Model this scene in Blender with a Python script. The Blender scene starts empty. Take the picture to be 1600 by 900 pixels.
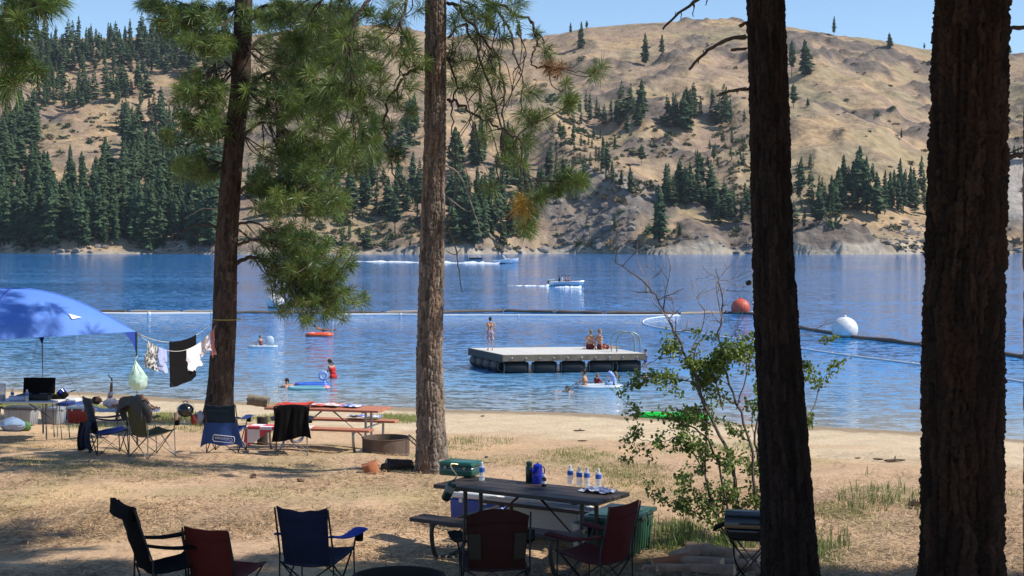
import bpy, bmesh, math, random
import numpy as np
from mathutils import Vector, Matrix, Euler
R = math.radians
rnd = random.Random(11)
rng = np.random.default_rng(5)
C = bpy.context.scene.collection
SC = bpy.context.scene

# ------------------------------------------------------------------ camera, sky, sun, exposure
F = 2300.0; CAM_Z = 6.0; PITCH = math.atan(74/2300.0)
cam_d = bpy.data.cameras.new('camera'); cam_d.sensor_width = 36.0; cam_d.lens = 36.0*F/1600
cam_d.clip_end = 6000; cam_d.clip_start = 0.1
cam = bpy.data.objects.new('camera', cam_d); C.objects.link(cam)
cam.location = (0, 0, CAM_Z); cam.rotation_euler = (math.pi/2-PITCH, 0, 0)
SC.camera = cam
SUN_AZ = R(-7); SUN_EL = R(47)            # azimuth from +X towards +Y, elevation
SUN = Vector((math.cos(SUN_AZ)*math.cos(SUN_EL), math.sin(SUN_AZ)*math.cos(SUN_EL), math.sin(SUN_EL)))
w = bpy.data.worlds.new('World'); SC.world = w; w.use_nodes = True
nt = w.node_tree
sky = nt.nodes.new('ShaderNodeTexSky'); sky.sky_type = 'NISHITA'; sky.sun_disc = False
sky.sun_elevation = SUN_EL; sky.sun_rotation = math.pi/2 - SUN_AZ
sky.air_density = 1.0; sky.dust_density = 0.0; sky.ozone_density = 4.5; sky.altitude = 900
bg = nt.nodes['Background']; nt.links.new(sky.outputs[0], bg.inputs[0]); bg.inputs[1].default_value = 0.13
sl = bpy.data.lights.new('sun', 'SUN'); sl.energy = 4.5; sl.angle = R(0.53); sl.color = (1, .95, .87)
so = bpy.data.objects.new('sun', sl); C.objects.link(so)
so.rotation_euler = SUN.to_track_quat('Z', 'Y').to_euler()
so.location = (30, -20, 60)
vs = SC.view_settings; vs.view_transform = 'Standard'; vs.look = 'None'; vs.exposure = 0.35; vs.gamma = 1.0
vs.use_curve_mapping = False
SC.cycles.max_bounces = 6; SC.cycles.transparent_max_bounces = 8
SC.cycles.diffuse_bounces = 3; SC.cycles.glossy_bounces = 3; SC.cycles.transmission_bounces = 6
SC.cycles.caustics_reflective = False; SC.cycles.caustics_refractive = False
SC.cycles.volume_bounces = 0

# ------------------------------------------------------------------ picture to place
_f = Vector((0, math.cos(PITCH), -math.sin(PITCH))); _u = Vector((0, math.sin(PITCH), math.cos(PITCH)))
def ray(x, y):
    return Vector(((x-800)/F, 0, 0)) + _f + _u*(-(y-450)/F)
def at(x, y, Y):
    d = ray(x, y); k = Y/d.y
    return Vector((d.x*k, Y, CAM_Z+d.z*k))
def shoreY(X):
    return 51.1 - .405*X + .5*np.sin(X*.23+1) + .25*np.sin(X*.71)
_PD = [-60, -12, 0, 1.2, 12, 23, 29, 34, 400]; _PZ = [-9, -1.3, 0, .16, 1.0, 1.98, 2.42, 2.6, 2.62]
def gzs(X, Y):
    X = np.asarray(X, float); Y = np.asarray(Y, float)
    z = np.interp(shoreY(X)-Y, _PD, _PZ)
    bank = np.clip((11-Y)/11, 0, 1); z = z + 1.75*bank*bank*(3-2*bank)
    z = z + .025*np.sin(X*1.3+Y*.7)*np.clip(z, 0, 1) + .02*np.sin(X*2.9-Y*1.9+1)*np.clip(z, 0, 1)
    return z
def gz(X, Y): return float(gzs(X, Y))
def gp(x, y, dz=0.0):
    """where the line of sight through a picture point meets the ground"""
    d = ray(x, y); lo = 8.0
    Y = lo
    while Y < 120:
        if CAM_Z + d.z/d.y*Y <= gz(d.x/d.y*Y, Y)+dz: break
        Y += .05
    return Vector((d.x/d.y*Y, Y, CAM_Z+d.z/d.y*Y))
def wp(x, y, z=0.0):
    d = ray(x, y); k = (z-CAM_Z)/d.z
    return Vector((d.x*k, d.y*k, z))

# ------------------------------------------------------------------ noise
def _h(i, j, s):
    n = (i*374761393 + j*668265263 + s*974634777) & 0xffffffff
    n = ((n ^ (n >> 13))*1274126177) & 0xffffffff
    return ((n ^ (n >> 16)) & 0xffff)/65535.0
def vnoise(x, y, s=0):
    x = np.asarray(x, float); y = np.asarray(y, float)
    i = np.floor(x).astype(np.int64); j = np.floor(y).astype(np.int64); fx = x-i; fy = y-j
    fx = fx*fx*(3-2*fx); fy = fy*fy*(3-2*fy)
    a = _h(i, j, s); b = _h(i+1, j, s); c = _h(i, j+1, s); d = _h(i+1, j+1, s)
    return (a*(1-fx)+b*fx)*(1-fy)+(c*(1-fx)+d*fx)*fy
def fbm(x, y, o=4, s=0, g=.5):
    t = 0; a = 1; n = 0
    for k in range(o):
        t = t + a*vnoise(x*2**k+17.3*k, y*2**k-9.1*k, s+k); n += a; a *= g
    return t/n

# ------------------------------------------------------------------ materials
def newmat(name):
    m = bpy.data.materials.new(name); m.use_nodes = True
    return m, m.node_tree.nodes, m.node_tree.links, m.node_tree.nodes['Principled BSDF']
def M(name, c1, c2=None, scale=8, rough=.75, bump=0, bscale=None, spec=.4, metal=0, stretch=None, trans=0, alpha=1, contrast=.25, sheen=0):
    m, n, l, p = newmat(name)
    p.inputs['Roughness'].default_value = rough; p.inputs['Metallic'].default_value = metal
    p.inputs['Specular IOR Level'].default_value = spec
    if sheen: p.inputs['Sheen Weight'].default_value = sheen
    if alpha < 1: p.inputs['Alpha'].default_value = alpha
    if c2 is None: c2 = tuple(v*.8 for v in c1)
    tc = n.new('ShaderNodeTexCoord'); src = tc.outputs['Object']
    if stretch:
        mp = n.new('ShaderNodeMapping'); l.new(src, mp.inputs[0]); mp.inputs['Scale'].default_value = stretch; src = mp.outputs[0]
    t = n.new('ShaderNodeTexNoise'); t.inputs['Scale'].default_value = scale; t.inputs['Detail'].default_value = 5; t.inputs['Roughness'].default_value = .6
    l.new(src, t.inputs['Vector'])
    mr = n.new('ShaderNodeMapRange'); mr.inputs[1].default_value = .5-contrast; mr.inputs[2].default_value = .5+contrast
    l.new(t.outputs[0], mr.inputs[0])
    mx = n.new('ShaderNodeMix'); mx.data_type = 'RGBA'; mx.inputs[6].default_value = (*c1, 1); mx.inputs[7].default_value = (*c2, 1)
    l.new(mr.outputs[0], mx.inputs[0]); l.new(mx.outputs[2], p.inputs['Base Color'])
    if bump:
        t2 = n.new('ShaderNodeTexNoise'); t2.inputs['Scale'].default_value = bscale or scale*4; t2.inputs['Detail'].default_value = 4
        l.new(src, t2.inputs['Vector'])
        b = n.new('ShaderNodeBump'); b.inputs['Strength'].default_value = bump; b.inputs['Distance'].default_value = .01
        l.new(t2.outputs[0], b.inputs['Height']); l.new(b.outputs[0], p.inputs['Normal'])
    if trans:
        tr = n.new('ShaderNodeBsdfTranslucent'); l.new(mx.outputs[2], tr.inputs[0])
        ms = n.new('ShaderNodeMixShader'); ms.inputs[0].default_value = trans
        l.new(p.outputs[0], ms.inputs[1]); l.new(tr.outputs[0], ms.inputs[2])
        l.new(ms.outputs[0], n['Material Output'].inputs[0])
    return m
def vcol_mat(name, rough=.8, spec=.3, trans=0, attr='col', bump=0, bscale=30, noise=.0, nscale=40):
    m, n, l, p = newmat(name)
    a = n.new('ShaderNodeAttribute'); a.attribute_name = attr
    p.inputs['Roughness'].default_value = rough; p.inputs['Specular IOR Level'].default_value = spec
    col = a.outputs['Color']
    tc = n.new('ShaderNodeTexCoord')
    if noise:
        t = n.new('ShaderNodeTexNoise'); t.inputs['Scale'].default_value = nscale; t.inputs['Detail'].default_value = 6; l.new(tc.outputs['Object'], t.inputs['Vector'])
        mr = n.new('ShaderNodeMapRange'); mr.inputs[1].default_value = .3; mr.inputs[2].default_value = .7; mr.inputs[3].default_value = 1-noise; mr.inputs[4].default_value = 1+noise
        l.new(t.outputs[0], mr.inputs[0])
        vm = n.new('ShaderNodeVectorMath'); vm.operation = 'SCALE'; l.new(col, vm.inputs[0]); l.new(mr.outputs[0], vm.inputs['Scale']); col = vm.outputs[0]
    l.new(col, p.inputs['Base Color'])
    if bump:
        t2 = n.new('ShaderNodeTexNoise'); t2.inputs['Scale'].default_value = bscale; t2.inputs['Detail'].default_value = 5; l.new(tc.outputs['Object'], t2.inputs['Vector'])
        b = n.new('ShaderNodeBump'); b.inputs['Strength'].default_value = bump; b.inputs['Distance'].default_value = .02
        l.new(t2.outputs[0], b.inputs['Height']); l.new(b.outputs[0], p.inputs['Normal'])
    if trans:
        tr = n.new('ShaderNodeBsdfTranslucent'); l.new(col, tr.inputs[0])
        ms = n.new('ShaderNodeMixShader'); ms.inputs[0].default_value = trans
        l.new(p.outputs[0], ms.inputs[1]); l.new(tr.outputs[0], ms.inputs[2]); l.new(ms.outputs[0], n['Material Output'].inputs[0])
    return m

# ------------------------------------------------------------------ objects
def mesh_np(name, V, Fq, mat=None, smooth=False, cols=None, k=None):
    """mesh from a vertex array and one (n,3) or (n,4) index array"""
    V = np.asarray(V, np.float32).reshape(-1, 3); Fq = np.asarray(Fq, np.int32); k = Fq.shape[1]
    me = bpy.data.meshes.new(name)
    me.vertices.add(len(V)); me.vertices.foreach_set('co', V.ravel())
    me.loops.add(Fq.size); me.loops.foreach_set('vertex_index', Fq.ravel())
    me.polygons.add(len(Fq)); me.polygons.foreach_set('loop_start', np.arange(0, Fq.size, k, dtype=np.int32))
    me.polygons.foreach_set('use_smooth', np.full(len(Fq), bool(smooth)))
    if cols is not None:
        a = me.color_attributes.new('col', 'FLOAT_COLOR', 'POINT')
        c = np.ones((len(V), 4), np.float32); c[:, :3] = cols; a.data.foreach_set('color', c.ravel())
    me.update(calc_edges=True); me.validate()
    if mat: me.materials.append(mat)
    return me
def obj(name, me, parent=None, loc=None, rot=None):
    o = bpy.data.objects.new(name, me); C.objects.link(o)
    if parent: o.parent = parent
    if loc is not None: o.location = loc
    if rot is not None: o.rotation_euler = rot
    return o
def tag(o, label=None, cat=None, group=None, kind=None):
    if label: o['label'] = label
    if cat: o['category'] = cat
    if group: o['group'] = group
    if kind: o['kind'] = kind
    return o
def thing(name, label, cat, loc=(0, 0, 0), rz=0, group=None):
    o = bpy.data.objects.new(name, None); C.objects.link(o); o.empty_display_size = .2
    o.location = loc; o.rotation_euler = (0, 0, rz)
    return tag(o, label, cat, group)
def copy_tree(o, parent=None):
    c = o.copy(); C.objects.link(c); c.parent = parent
    for ch in list(o.children): copy_tree(ch, c)
    return c

def frame_of(d):
    d = d.normalized(); a = Vector((0, 0, 1)) if abs(d.z) < .9 else Vector((1, 0, 0))
    s = d.cross(a).normalized(); return s, s.cross(d).normalized()
class MB:
    def __init__(s): s.v = []; s.f = []
    def add(s, V, Fs):
        b = len(s.v); s.v += [tuple(p) for p in V]; s.f += [tuple(i+b for i in f) for f in Fs]; return s
    def box(s, c, d, rz=0, rot=None):
        m = rot.to_matrix() if rot is not None else Matrix.Rotation(rz, 3, 'Z'); c = Vector(c)
        V = [c+m@Vector((sx*d[0]/2, sy*d[1]/2, sz*d[2]/2)) for sx in (-1, 1) for sy in (-1, 1) for sz in (-1, 1)]
        return s.add(V, [(0,1,3,2),(4,6,7,5),(0,4,5,1),(2,3,7,6),(0,2,6,4),(1,5,7,3)])
    def rbox(s, c, d, bev=.02, seg=2, rz=0, taper=1.0, rot=None):
        bm = bmesh.new(); bmesh.ops.create_cube(bm, size=1)
        for v in bm.verts:
            k = taper if v.co.z < 0 else 1
            v.co = Vector((v.co.x*d[0]*k, v.co.y*d[1]*k, v.co.z*d[2]))
        bmesh.ops.bevel(bm, geom=list(bm.edges), offset=bev, segments=seg, affect='EDGES', profile=.5)
        m = rot.to_matrix() if rot is not None else Matrix.Rotation(rz, 3, 'Z'); c = Vector(c)
        bm.verts.index_update()
        s.add([c+m@v.co for v in bm.verts], [[v.index for v in f.verts] for f in bm.faces]); bm.free(); return s
    def tube(s, pts, r, n=8, cap=True, smooth=0):
        pts = [Vector(p) for p in pts]
        if smooth: pts, r = spline(pts, smooth, r)
        rr = r if isinstance(r, (list, tuple, np.ndarray)) else [r]*len(pts)
        V = []; prev = None
        for i, p in enumerate(pts):
            d = pts[min(i+1, len(pts)-1)]-pts[max(i-1, 0)]
            if d.length < 1e-7: d = Vector((0, 0, 1))
            d.normalize()
            if prev is None: a, b = frame_of(d)
            else:
                a = prev - d*prev.dot(d)
                if a.length < 1e-5: a, b = frame_of(d)
                a.normalize(); b = d.cross(a)
            prev = a
            V += [p+(a*math.cos(2*math.pi*k/n)+b*math.sin(2*math.pi*k/n))*rr[i] for k in range(n)]
        Fs = [(i*n+k, i*n+(k+1) % n, (i+1)*n+(k+1) % n, (i+1)*n+k) for i in range(len(pts)-1) for k in range(n)]
        if cap: Fs += [tuple(range(n-1, -1, -1)), tuple((len(pts)-1)*n+k for k in range(n))]
        return s.add(V, Fs)
    def lathe(s, prof, n=20, c=(0, 0, 0), rot=None, sx=1, sy=1):
        m = rot.to_matrix() if rot is not None else Matrix.Identity(3); c = Vector(c)
        V = [c+m@Vector((r*math.cos(2*math.pi*k/n)*sx, r*math.sin(2*math.pi*k/n)*sy, z)) for r, z in prof for k in range(n)]
        Fs = [(i*n+k, i*n+(k+1) % n, (i+1)*n+(k+1) % n, (i+1)*n+k) for i in range(len(prof)-1) for k in range(n)]
        if prof[0][0] > 1e-6: Fs.append(tuple(range(n-1, -1, -1)))
        if prof[-1][0] > 1e-6: Fs.append(tuple((len(prof)-1)*n+k for k in range(n)))
        return s.add(V, Fs)
    def ell(s, c, r, nu=16, nv=10, rot=None):
        prof = [(max(math.sin(math.pi*i/nv), 1e-7), -math.cos(math.pi*i/nv)) for i in range(nv+1)]
        m = rot.to_matrix() if rot is not None else Matrix.Identity(3); c = Vector(c)
        V = [c+m@Vector((a*math.cos(2*math.pi*k/nu)*r[0], a*math.sin(2*math.pi*k/nu)*r[1], z*r[2])) for a, z in prof for k in range(nu)]
        return s.add(V, [(i*nu+k, i*nu+(k+1) % nu, (i+1)*nu+(k+1) % nu, (i+1)*nu+k) for i in range(nv) for k in range(nu)])
    def torus(s, c, Rr, r, n=24, m=8, rot=None, a0=0, a1=2*math.pi):
        q = rot.to_matrix() if rot is not None else Matrix.Identity(3); c = Vector(c)
        full = abs(a1-a0-2*math.pi) < 1e-6; k = n if full else n+1
        pts = [c+q@Vector((Rr*math.cos(a0+(a1-a0)*i/n), Rr*math.sin(a0+(a1-a0)*i/n), 0)) for i in range(n+1)]
        return s.tube(pts, r, m, cap=not full)
    def sheet(s, fn, nu=12, nv=12, th=.006):
        P = [[Vector(fn(i/nu, j/nv)) for j in range(nv+1)] for i in range(nu+1)]
        N = []
        for i in range(nu+1):
            for j in range(nv+1):
                a = P[min(i+1, nu)][j]-P[max(i-1, 0)][j]; b = P[i][min(j+1, nv)]-P[i][max(j-1, 0)]
                q = a.cross(b); N.append(q.normalized() if q.length > 1e-9 else Vector((0, 0, 1)))
        top = [P[i][j] for i in range(nu+1) for j in range(nv+1)]
        V = top+[p-N[k]*th for k, p in enumerate(top)]; n = len(top); w = nv+1
        Fs = []
        for i in range(nu):
            for j in range(nv):
                q = (i*w+j, (i+1)*w+j, (i+1)*w+j+1, i*w+j+1); Fs.append(q); Fs.append(tuple(n+x for x in q[::-1]))
        edge = [(i*w, (i+1)*w) for i in range(nu)][::-1]
        for i in range(nu):
            Fs.append(((i+1)*w, i*w, n+i*w, n+(i+1)*w)); Fs.append((i*w+nv, (i+1)*w+nv, n+(i+1)*w+nv, n+i*w+nv))
        for j in range(nv):
            Fs.append((j, j+1, n+j+1, n+j)); Fs.append((nu*w+j+1, nu*w+j, n+nu*w+j, n+nu*w+j+1))
        return s.add(V, Fs)
    def mesh(s, name, mat, smooth=True, ang=40):
        me = bpy.data.meshes.new(name); me.from_pydata(s.v, [], s.f); me.update()
        if mat: me.materials.append(mat)
        if smooth:
            me.polygons.foreach_set('use_smooth', np.ones(len(me.polygons), bool))
            if ang: me.set_sharp_from_angle(angle=R(ang))
        return me
    def build(s, name, mat, parent=None, smooth=True, ang=40, loc=None, rot=None):
        return obj(name, s.mesh(name, mat, smooth, ang), parent, loc, rot)
def spline(pts, sub, r=None):
    pts = [Vector(p) for p in pts]; n = len(pts); out = []; ro = []
    rr = r if isinstance(r, (list, tuple, np.ndarray)) else ([r]*n if r is not None else None)
    for i in range(n-1):
        p0 = pts[max(i-1, 0)]; p1 = pts[i]; p2 = pts[i+1]; p3 = pts[min(i+2, n-1)]
        for k in range(sub):
            t = k/sub
            out.append(.5*((2*p1)+(p2-p0)*t+(2*p0-5*p1+4*p2-p3)*t*t+(3*p1-p0-3*p2+p3)*t**3))
            if rr is not None: ro.append(rr[i]*(1-t)+rr[i+1]*t)
    out.append(pts[-1].copy())
    if rr is not None: ro.append(rr[-1]); return out, ro
    return out
# ================================================================== THE SETTING
def gps(xs, ys):
    xs = np.asarray(xs, float); ys = np.asarray(ys, float)
    dx = (xs-800)/F; dz = _f.z + _u.z*(-(ys-450)/F); dy = _f.y + _u.y*(-(ys-450)/F)
    res = np.full(len(xs), np.nan)
    for Y in np.arange(8, 75, .06):
        hit = np.isnan(res) & (CAM_Z + dz/dy*Y <= gzs(dx/dy*Y, np.full(len(xs), Y)))
        res[hit] = Y
    ok = ~np.isnan(res); res = np.where(ok, res, 60)
    X = dx/dy*res
    return X, res, ok
def nonuni(bands):
    out = []
    for a, b, st in bands: out += list(np.arange(a, b, st))
    return np.array(out+[bands[-1][1]])
def grid_mesh(name, xs, ys, Z, mat, cols, smooth=True):
    nx, ny = len(xs), len(ys); X, Y = np.meshgrid(xs, ys, indexing='ij') if np.ndim(xs) == 1 else (xs, ys)
    V = np.stack([X, Y, Z], -1).reshape(-1, 3)
    I = np.arange(X.shape[0]*X.shape[1]).reshape(X.shape)
    Fq = np.stack([I[:-1, :-1], I[1:, :-1], I[1:, 1:], I[:-1, 1:]], -1).reshape(-1, 4)
    return mesh_np(name, V, Fq, mat, smooth, None if cols is None else cols.reshape(-1, 3))

# patches of growing grass: picture ellipses (x, y, rx, ry, strength), turned into places on the ground
GRASS = [(60, 632, 95, 7, 1), (150, 640, 60, 5, .8), (200, 668, 120, 8, .35), (60, 690, 110, 12, .25), (290, 652, 60, 6, .8), (440, 655, 60, 6, .6), (622, 655, 50, 7, .8), (900, 712, 60, 11, .9), (980, 735, 60, 12, .9),
         (1010, 755, 60, 14, .55), (820, 722, 90, 7, .35), (1060, 840, 45, 25, .9), (1310, 800, 60, 14, .8), (1370, 775, 70, 16, .45), (1290, 870, 22, 22, .7), (1580, 775, 40, 10, .4), (740, 690, 70, 6, .4),
         (200, 735, 160, 14, .3), (60, 722, 90, 10, .4), (270, 745, 40, 6, .5), (720, 700, 50, 5, .5), (390, 672, 100, 8, .3), (1130, 700, 60, 8, .35), (500, 770, 140, 10, .15), (100, 770, 120, 10, .15), (700, 722, 18, 6, .8), (625, 735, 30, 4, .7)]
gx, gy, gm = [], [], []
for (x, y, rx, ry, s) in GRASS:
    n = int(rx*ry*s*(.30 if y > 665 else 1.1))+6
    a = rng.uniform(0, 2*np.pi, n); q = np.sqrt(rng.uniform(0, 1, n))**1.15
    gx.append(x+rx*q*np.cos(a)); gy.append(y+ry*q*np.sin(a)); gm.append(np.full(n, s))
GX, GY, GOK = gps(np.concatenate(gx), np.concatenate(gy)); GS = np.concatenate(gm)

def ground_cols(X, Y, Z):
    d = shoreY(X)-Y
    n1 = fbm(X*.35, Y*.35, 4, 3); n2 = fbm(X*1.7, Y*1.7, 4, 8); n3 = fbm(X*.9+5, Y*.5, 3, 21)
    sand = np.array([.54, .42, .275]); wet = np.array([.29, .215, .14]); dirt = np.array([.50, .335, .205]); straw = np.array([.54, .36, .20]); dark = np.array([.33, .215, .135]); olive = np.array([.34, .28, .13])
    k = lambda v: np.clip(v, 0, 1)[..., None]
    c = dirt + 0*X[..., None]
    c = c*(1-k((n1-.45)*5)) + straw*k((n1-.45)*5)
    c = c*(1-.35*k((n2-.5)*4)) + dark*.35*k((n2-.5)*4)
    c = c*(1-.5*k((n3-.56)*6)) + olive*.5*k((n3-.56)*6)
    s = k((20+6*(n1-.5)*4-d)/5)
    c = c*(1-s) + sand*(.9+.2*n2[..., None])*s
    ws = k((3.4+2.5*n2-d)/1.5); c = c*(1-ws)+wet*ws
    under = k((-d)/6); c = c*(1-under)+np.array([.15, .14, .09])*under
    return c
gmat = vcol_mat('ground_earth', rough=.95, spec=.15, bump=.9, bscale=22, noise=.22, nscale=14)
xs = nonuni([(-900, -60, 40), (-60, -18, 1.2), (-18, 18, .13), (18, 60, 1.2), (60, 900, 40)])
ys = nonuni([(-300, -10, 30), (-10, 11, .8), (11, 30, .12), (30, 60, .2), (60, 120, 4)])
X, Y = np.meshgrid(xs, ys, indexing='ij'); Z = gzs(X, Y)
core = (np.abs(X) < 20) & (Y > 8) & (Y < 62)
d = shoreY(X)-Y
Z = Z + core*(d > .4)*((fbm(X*1.2, Y*1.2, 4, 40)-.5)*.035 + (fbm(X*5, Y*5, 2, 44)-.5)*.025*np.clip(d/4, 0, 1))
# trampled sand: shallow dimples
Z = Z + core*((d > 1.5) & (d < 20))*(np.abs(fbm(X*2.6, Y*2.0, 2, 60)-.5)*-.10)
gr = obj('ground', grid_mesh('ground', xs, ys, Z, gmat, ground_cols(X, Y, Z))); tag(gr, kind='structure')

# ---- lake
m, n, l, p = newmat('lake_water'); WM = m
tc = n.new('ShaderNodeTexCoord')
def wave(scale, sx, sy, rotz=0, detail=3):
    mp = n.new('ShaderNodeMapping'); mp.inputs['Scale'].default_value = (sx, sy, 1); mp.inputs['Rotation'].default_value = (0, 0, rotz)
    l.new(tc.outputs['Object'], mp.inputs[0]); t = n.new('ShaderNodeTexNoise'); t.inputs['Scale'].default_value = scale; t.inputs['Detail'].default_value = detail; t.inputs['Roughness'].default_value = .55
    l.new(mp.outputs[0], t.inputs['Vector']); return t.outputs[0]
def mth(op, a, b):
    q = n.new('ShaderNodeMath'); q.operation = op
    for i, v in enumerate((a, b)):
        if isinstance(v, (int, float)): q.inputs[i].default_value = v
        else: l.new(v, q.inputs[i])
    return q.outputs[0]
def wcol(scale, sx, sy, rotz, detail, k):
    mp = n.new('ShaderNodeMapping'); mp.inputs['Scale'].default_value = (sx, sy, 1); mp.inputs['Rotation'].default_value = (0, 0, rotz)
    l.new(tc.outputs['Object'], mp.inputs[0]); t = n.new('ShaderNodeTexNoise'); t.inputs['Scale'].default_value = scale; t.inputs['Detail'].default_value = detail
    l.new(mp.outputs[0], t.inputs['Vector'])
    v = n.new('ShaderNodeVectorMath'); v.operation = 'SUBTRACT'; l.new(t.outputs['Color'], v.inputs[0]); v.inputs[1].default_value = (.5, .5, .5)
    v2 = n.new('ShaderNodeVectorMath'); v2.operation = 'MULTIPLY'; l.new(v.outputs[0], v2.inputs[0]); v2.inputs[1].default_value = (k*.6, k, 0)
    return v2.outputs[0]
def vadd(a_, b_):
    v = n.new('ShaderNodeVectorMath'); v.operation = 'ADD'
    l.new(a_, v.inputs[0])
    if isinstance(b_, tuple): v.inputs[1].default_value = b_
    else: l.new(b_, v.inputs[1])
    return v.outputs[0]
nv = vadd(vadd(wcol(2.4, .45, 1.0, .15, 3, .54), wcol(7.0, .5, 1.0, -.2, 2, .52)), wcol(.06, .25, 1.0, .05, 2, .16))
nn = n.new('ShaderNodeVectorMath'); nn.operation = 'NORMALIZE'; l.new(vadd(nv, (0, 0, 1)), nn.inputs[0]); l.new(nn.outputs[0], p.inputs['Normal'])
p.inputs['Roughness'].default_value = .06; p.inputs['IOR'].default_value = 1.33
# water body colour: deep blue offshore, brown-green over the sandy shallows
a = n.new('ShaderNodeAttribute'); a.attribute_name = 'col'; l.new(a.outputs['Color'], p.inputs['Base Color'])
xs = nonuni([(-2600, -120, 80), (-120, 120, 3), (120, 2600, 80)]); ys = nonuni([(20, 40, 10), (40, 140, 1.5), (140, 740, 30)])
X, Y = np.meshgrid(xs, ys, indexing='ij'); off = Y-shoreY(X)
t = np.clip(off/38 + (fbm(X*.06, Y*.12, 3, 2)-.5)*.5, 0, 1)[..., None]; t2 = np.clip(off/9, 0, 1)[..., None]
wc = np.array([.17, .33, .46])*(1-t)+np.array([.010, .185, .52])*t
wc = np.array([.32, .35, .35])*(1-t2)+wc*t2
lk = obj('lake', grid_mesh('lake', xs, ys, 0*X, WM, wc)); tag(lk, kind='structure')

# ---- the hillside across the lake
_SX = [-900, -300, 0, 200, 380, 500, 600, 700, 820, 870, 920, 1000, 1080, 1150, 1240, 1300, 1370, 1440, 1580, 1700, 2500]
_SY = [120, 80, 66, 62, 62, 48, 42, 58, 64, 57, 47, 39, 34, 31, 43, 56, 63, 76, 86, 95, 140]
YR = 1250.0
def hill_shore(u): return 657 + 14*np.sin(u*19+1) + 9*np.sin(u*47) + 60*np.clip(-u-.28, 0, 1)
def hill(X, Y, full=False):
    u = X/Y; pxx = 800+F*u
    ysh = hill_shore(u); t = (Y-ysh)/(YR-ysh)
    zr = CAM_Z + (376-np.interp(pxx, _SX, _SY))/F*YR
    tt = np.clip(t, -1, 1); fz = np.where(tt > 0, .93*tt+.07*np.clip(tt, 0, 1)**2, tt*.5)
    z = zr*fz - np.clip(t-1, 0, 9)*zr*.9
    env = np.clip(t*6, 0, 1)*np.clip((1.02-t)*3.5, 0.12, 1)
    n1 = fbm(X*.006+3, Y*.004, 4, 12); rid = 1-2*np.abs(fbm(X*.011, Y*.006+7, 4, 31)-.5)
    z = z + env*((n1-.5)*50 + (rid-.75)*26)
    rn = fbm(X*.012+40, Y*.02, 5, 77); fine = fbm(X*.06, Y*.06, 4, 91)
    rock = np.clip((rn-.535+.05*np.clip((pxx-1000)/300, 0, 1))*10, 0, 1)*np.clip((fine-.36)*6, 0, 1)
    upr = np.clip((pxx-850)/250, 0, 1)*.5+.5
    rock = rock*upr
    z = z + env*(fine-.5)*6.5 + rock*(fbm(X*.09, Y*.09, 3, 5)-.3)*10
    # rocky knob by the water
    kx = (pxx-925)/92; ky = (Y-712)/32
    kn = np.exp(-(np.abs(kx)**2.4+ky*ky)); z = z + kn*19*(.6+.8*fbm(X*.06, Y*.06, 4, 66))*np.clip((Y-ysh)/30, 0, 1)
    kr = np.clip((kn-.12)*2.2, 0, 1)*np.clip((fbm(X*.07+9, Y*.07, 4, 15)-.40)*7, 0, 1)*np.clip((pxx-895)/50, 0.1, 1); rock = np.maximum(rock, kr); z = z+kr*(fbm(X*.2, Y*.2, 3, 2)-.35)*8
    # shore bank
    bank = np.clip((Y-ysh)/9, 0, 1); z = z + bank*(1.6+2.4*fbm(X*.03, X*0+2, 3, 4)+1.6*(fbm(X*.2, Y*.2, 3, 9)-.5))*np.clip(1-(t-.02)*12, 0, 1)
    pale = (np.clip((fbm(X*.02+8, X*0, 2, 14)-.5)*8, 0, 1)*.12+.9*np.exp(-((pxx-285)/45)**2)+.6*np.exp(-((pxx-1425)/28)**2)+.7*np.exp(-((pxx+10)/40)**2))*np.clip(1-np.abs(Y-ysh-7)/(7+8*np.exp(-((pxx-1420)/40)**2)), 0, 1)
    # gravel pit on the right
    g = np.clip((pxx-1505)/40, 0, 1)*np.clip((Y-ysh-25)/10, 0, 1)*np.clip((875-Y)/20, 0, 1)
    step = np.where(Y < 745, 14+(Y-690)*.42, np.where(Y < 800, 37+(Y-745)*.04, 50+(Y-800)*.1))
    z = z*(1-g)+np.maximum(step, 6)*g
    z = np.where(Y < ysh, (Y-ysh)*.2, np.maximum(z, .15*(Y-ysh)))
    if not full: return z
    return z, t, rock, pale, g, n1, fine, kn
us = np.concatenate([np.linspace(-1.3, -.42, 60)[:-1], np.linspace(-.42, .42, 640), np.linspace(.42, 1.3, 60)[1:]])
yy = np.concatenate([np.linspace(630, 760, 130)[:-1], np.linspace(760, 1280, 260)[:-1], np.linspace(1280, 1900, 30)])
U, Y = np.meshgrid(us, yy, indexing='ij'); X = U*Y
Z, t, rock, pale, g, n1, fine, kn = hill(X, Y, True)
k = lambda v: np.clip(v, 0, 1)[..., None]
tan = np.array([.37, .255, .145]); tan2 = np.array([.30, .22, .14]); red = np.array([.27, .19, .14]); rk = np.array([.125, .102, .088]); sage = np.array([.24, .21, .12]); gravel = np.array([.34, .30, .26]); pal = np.array([.50, .41, .30])
v1 = fbm(X*.02, Y*.03, 4, 101); v2 = fbm(X*.05+2, Y*.05, 4, 131)
c = tan*(1-k((v1-.42)*5))+tan2*k((v1-.42)*5)
c = c*(1-.7*k((v2-.5)*6))+red*.7*k((v2-.5)*6)
c = c*(1-.5*k((fbm(X*.03, Y*.02, 4, 55)-.55)*8))+sage*.5*k((fbm(X*.03, Y*.02, 4, 55)-.55)*8)
c = c*(1-.75*k(kn*1.6)) + np.array([.235, .18, .135])*.75*k(kn*1.6)
rkc = rk*(1-k(kn*2))+np.array([.20, .18, .16])*k(kn*2)
c = c*(1-.9*k(rock*1.3))+rkc*.9*k(rock*1.3)
c = c*(1-k(pale))+pal*k(pale); c = c*(1-k(g))+gravel*k(g)
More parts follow.
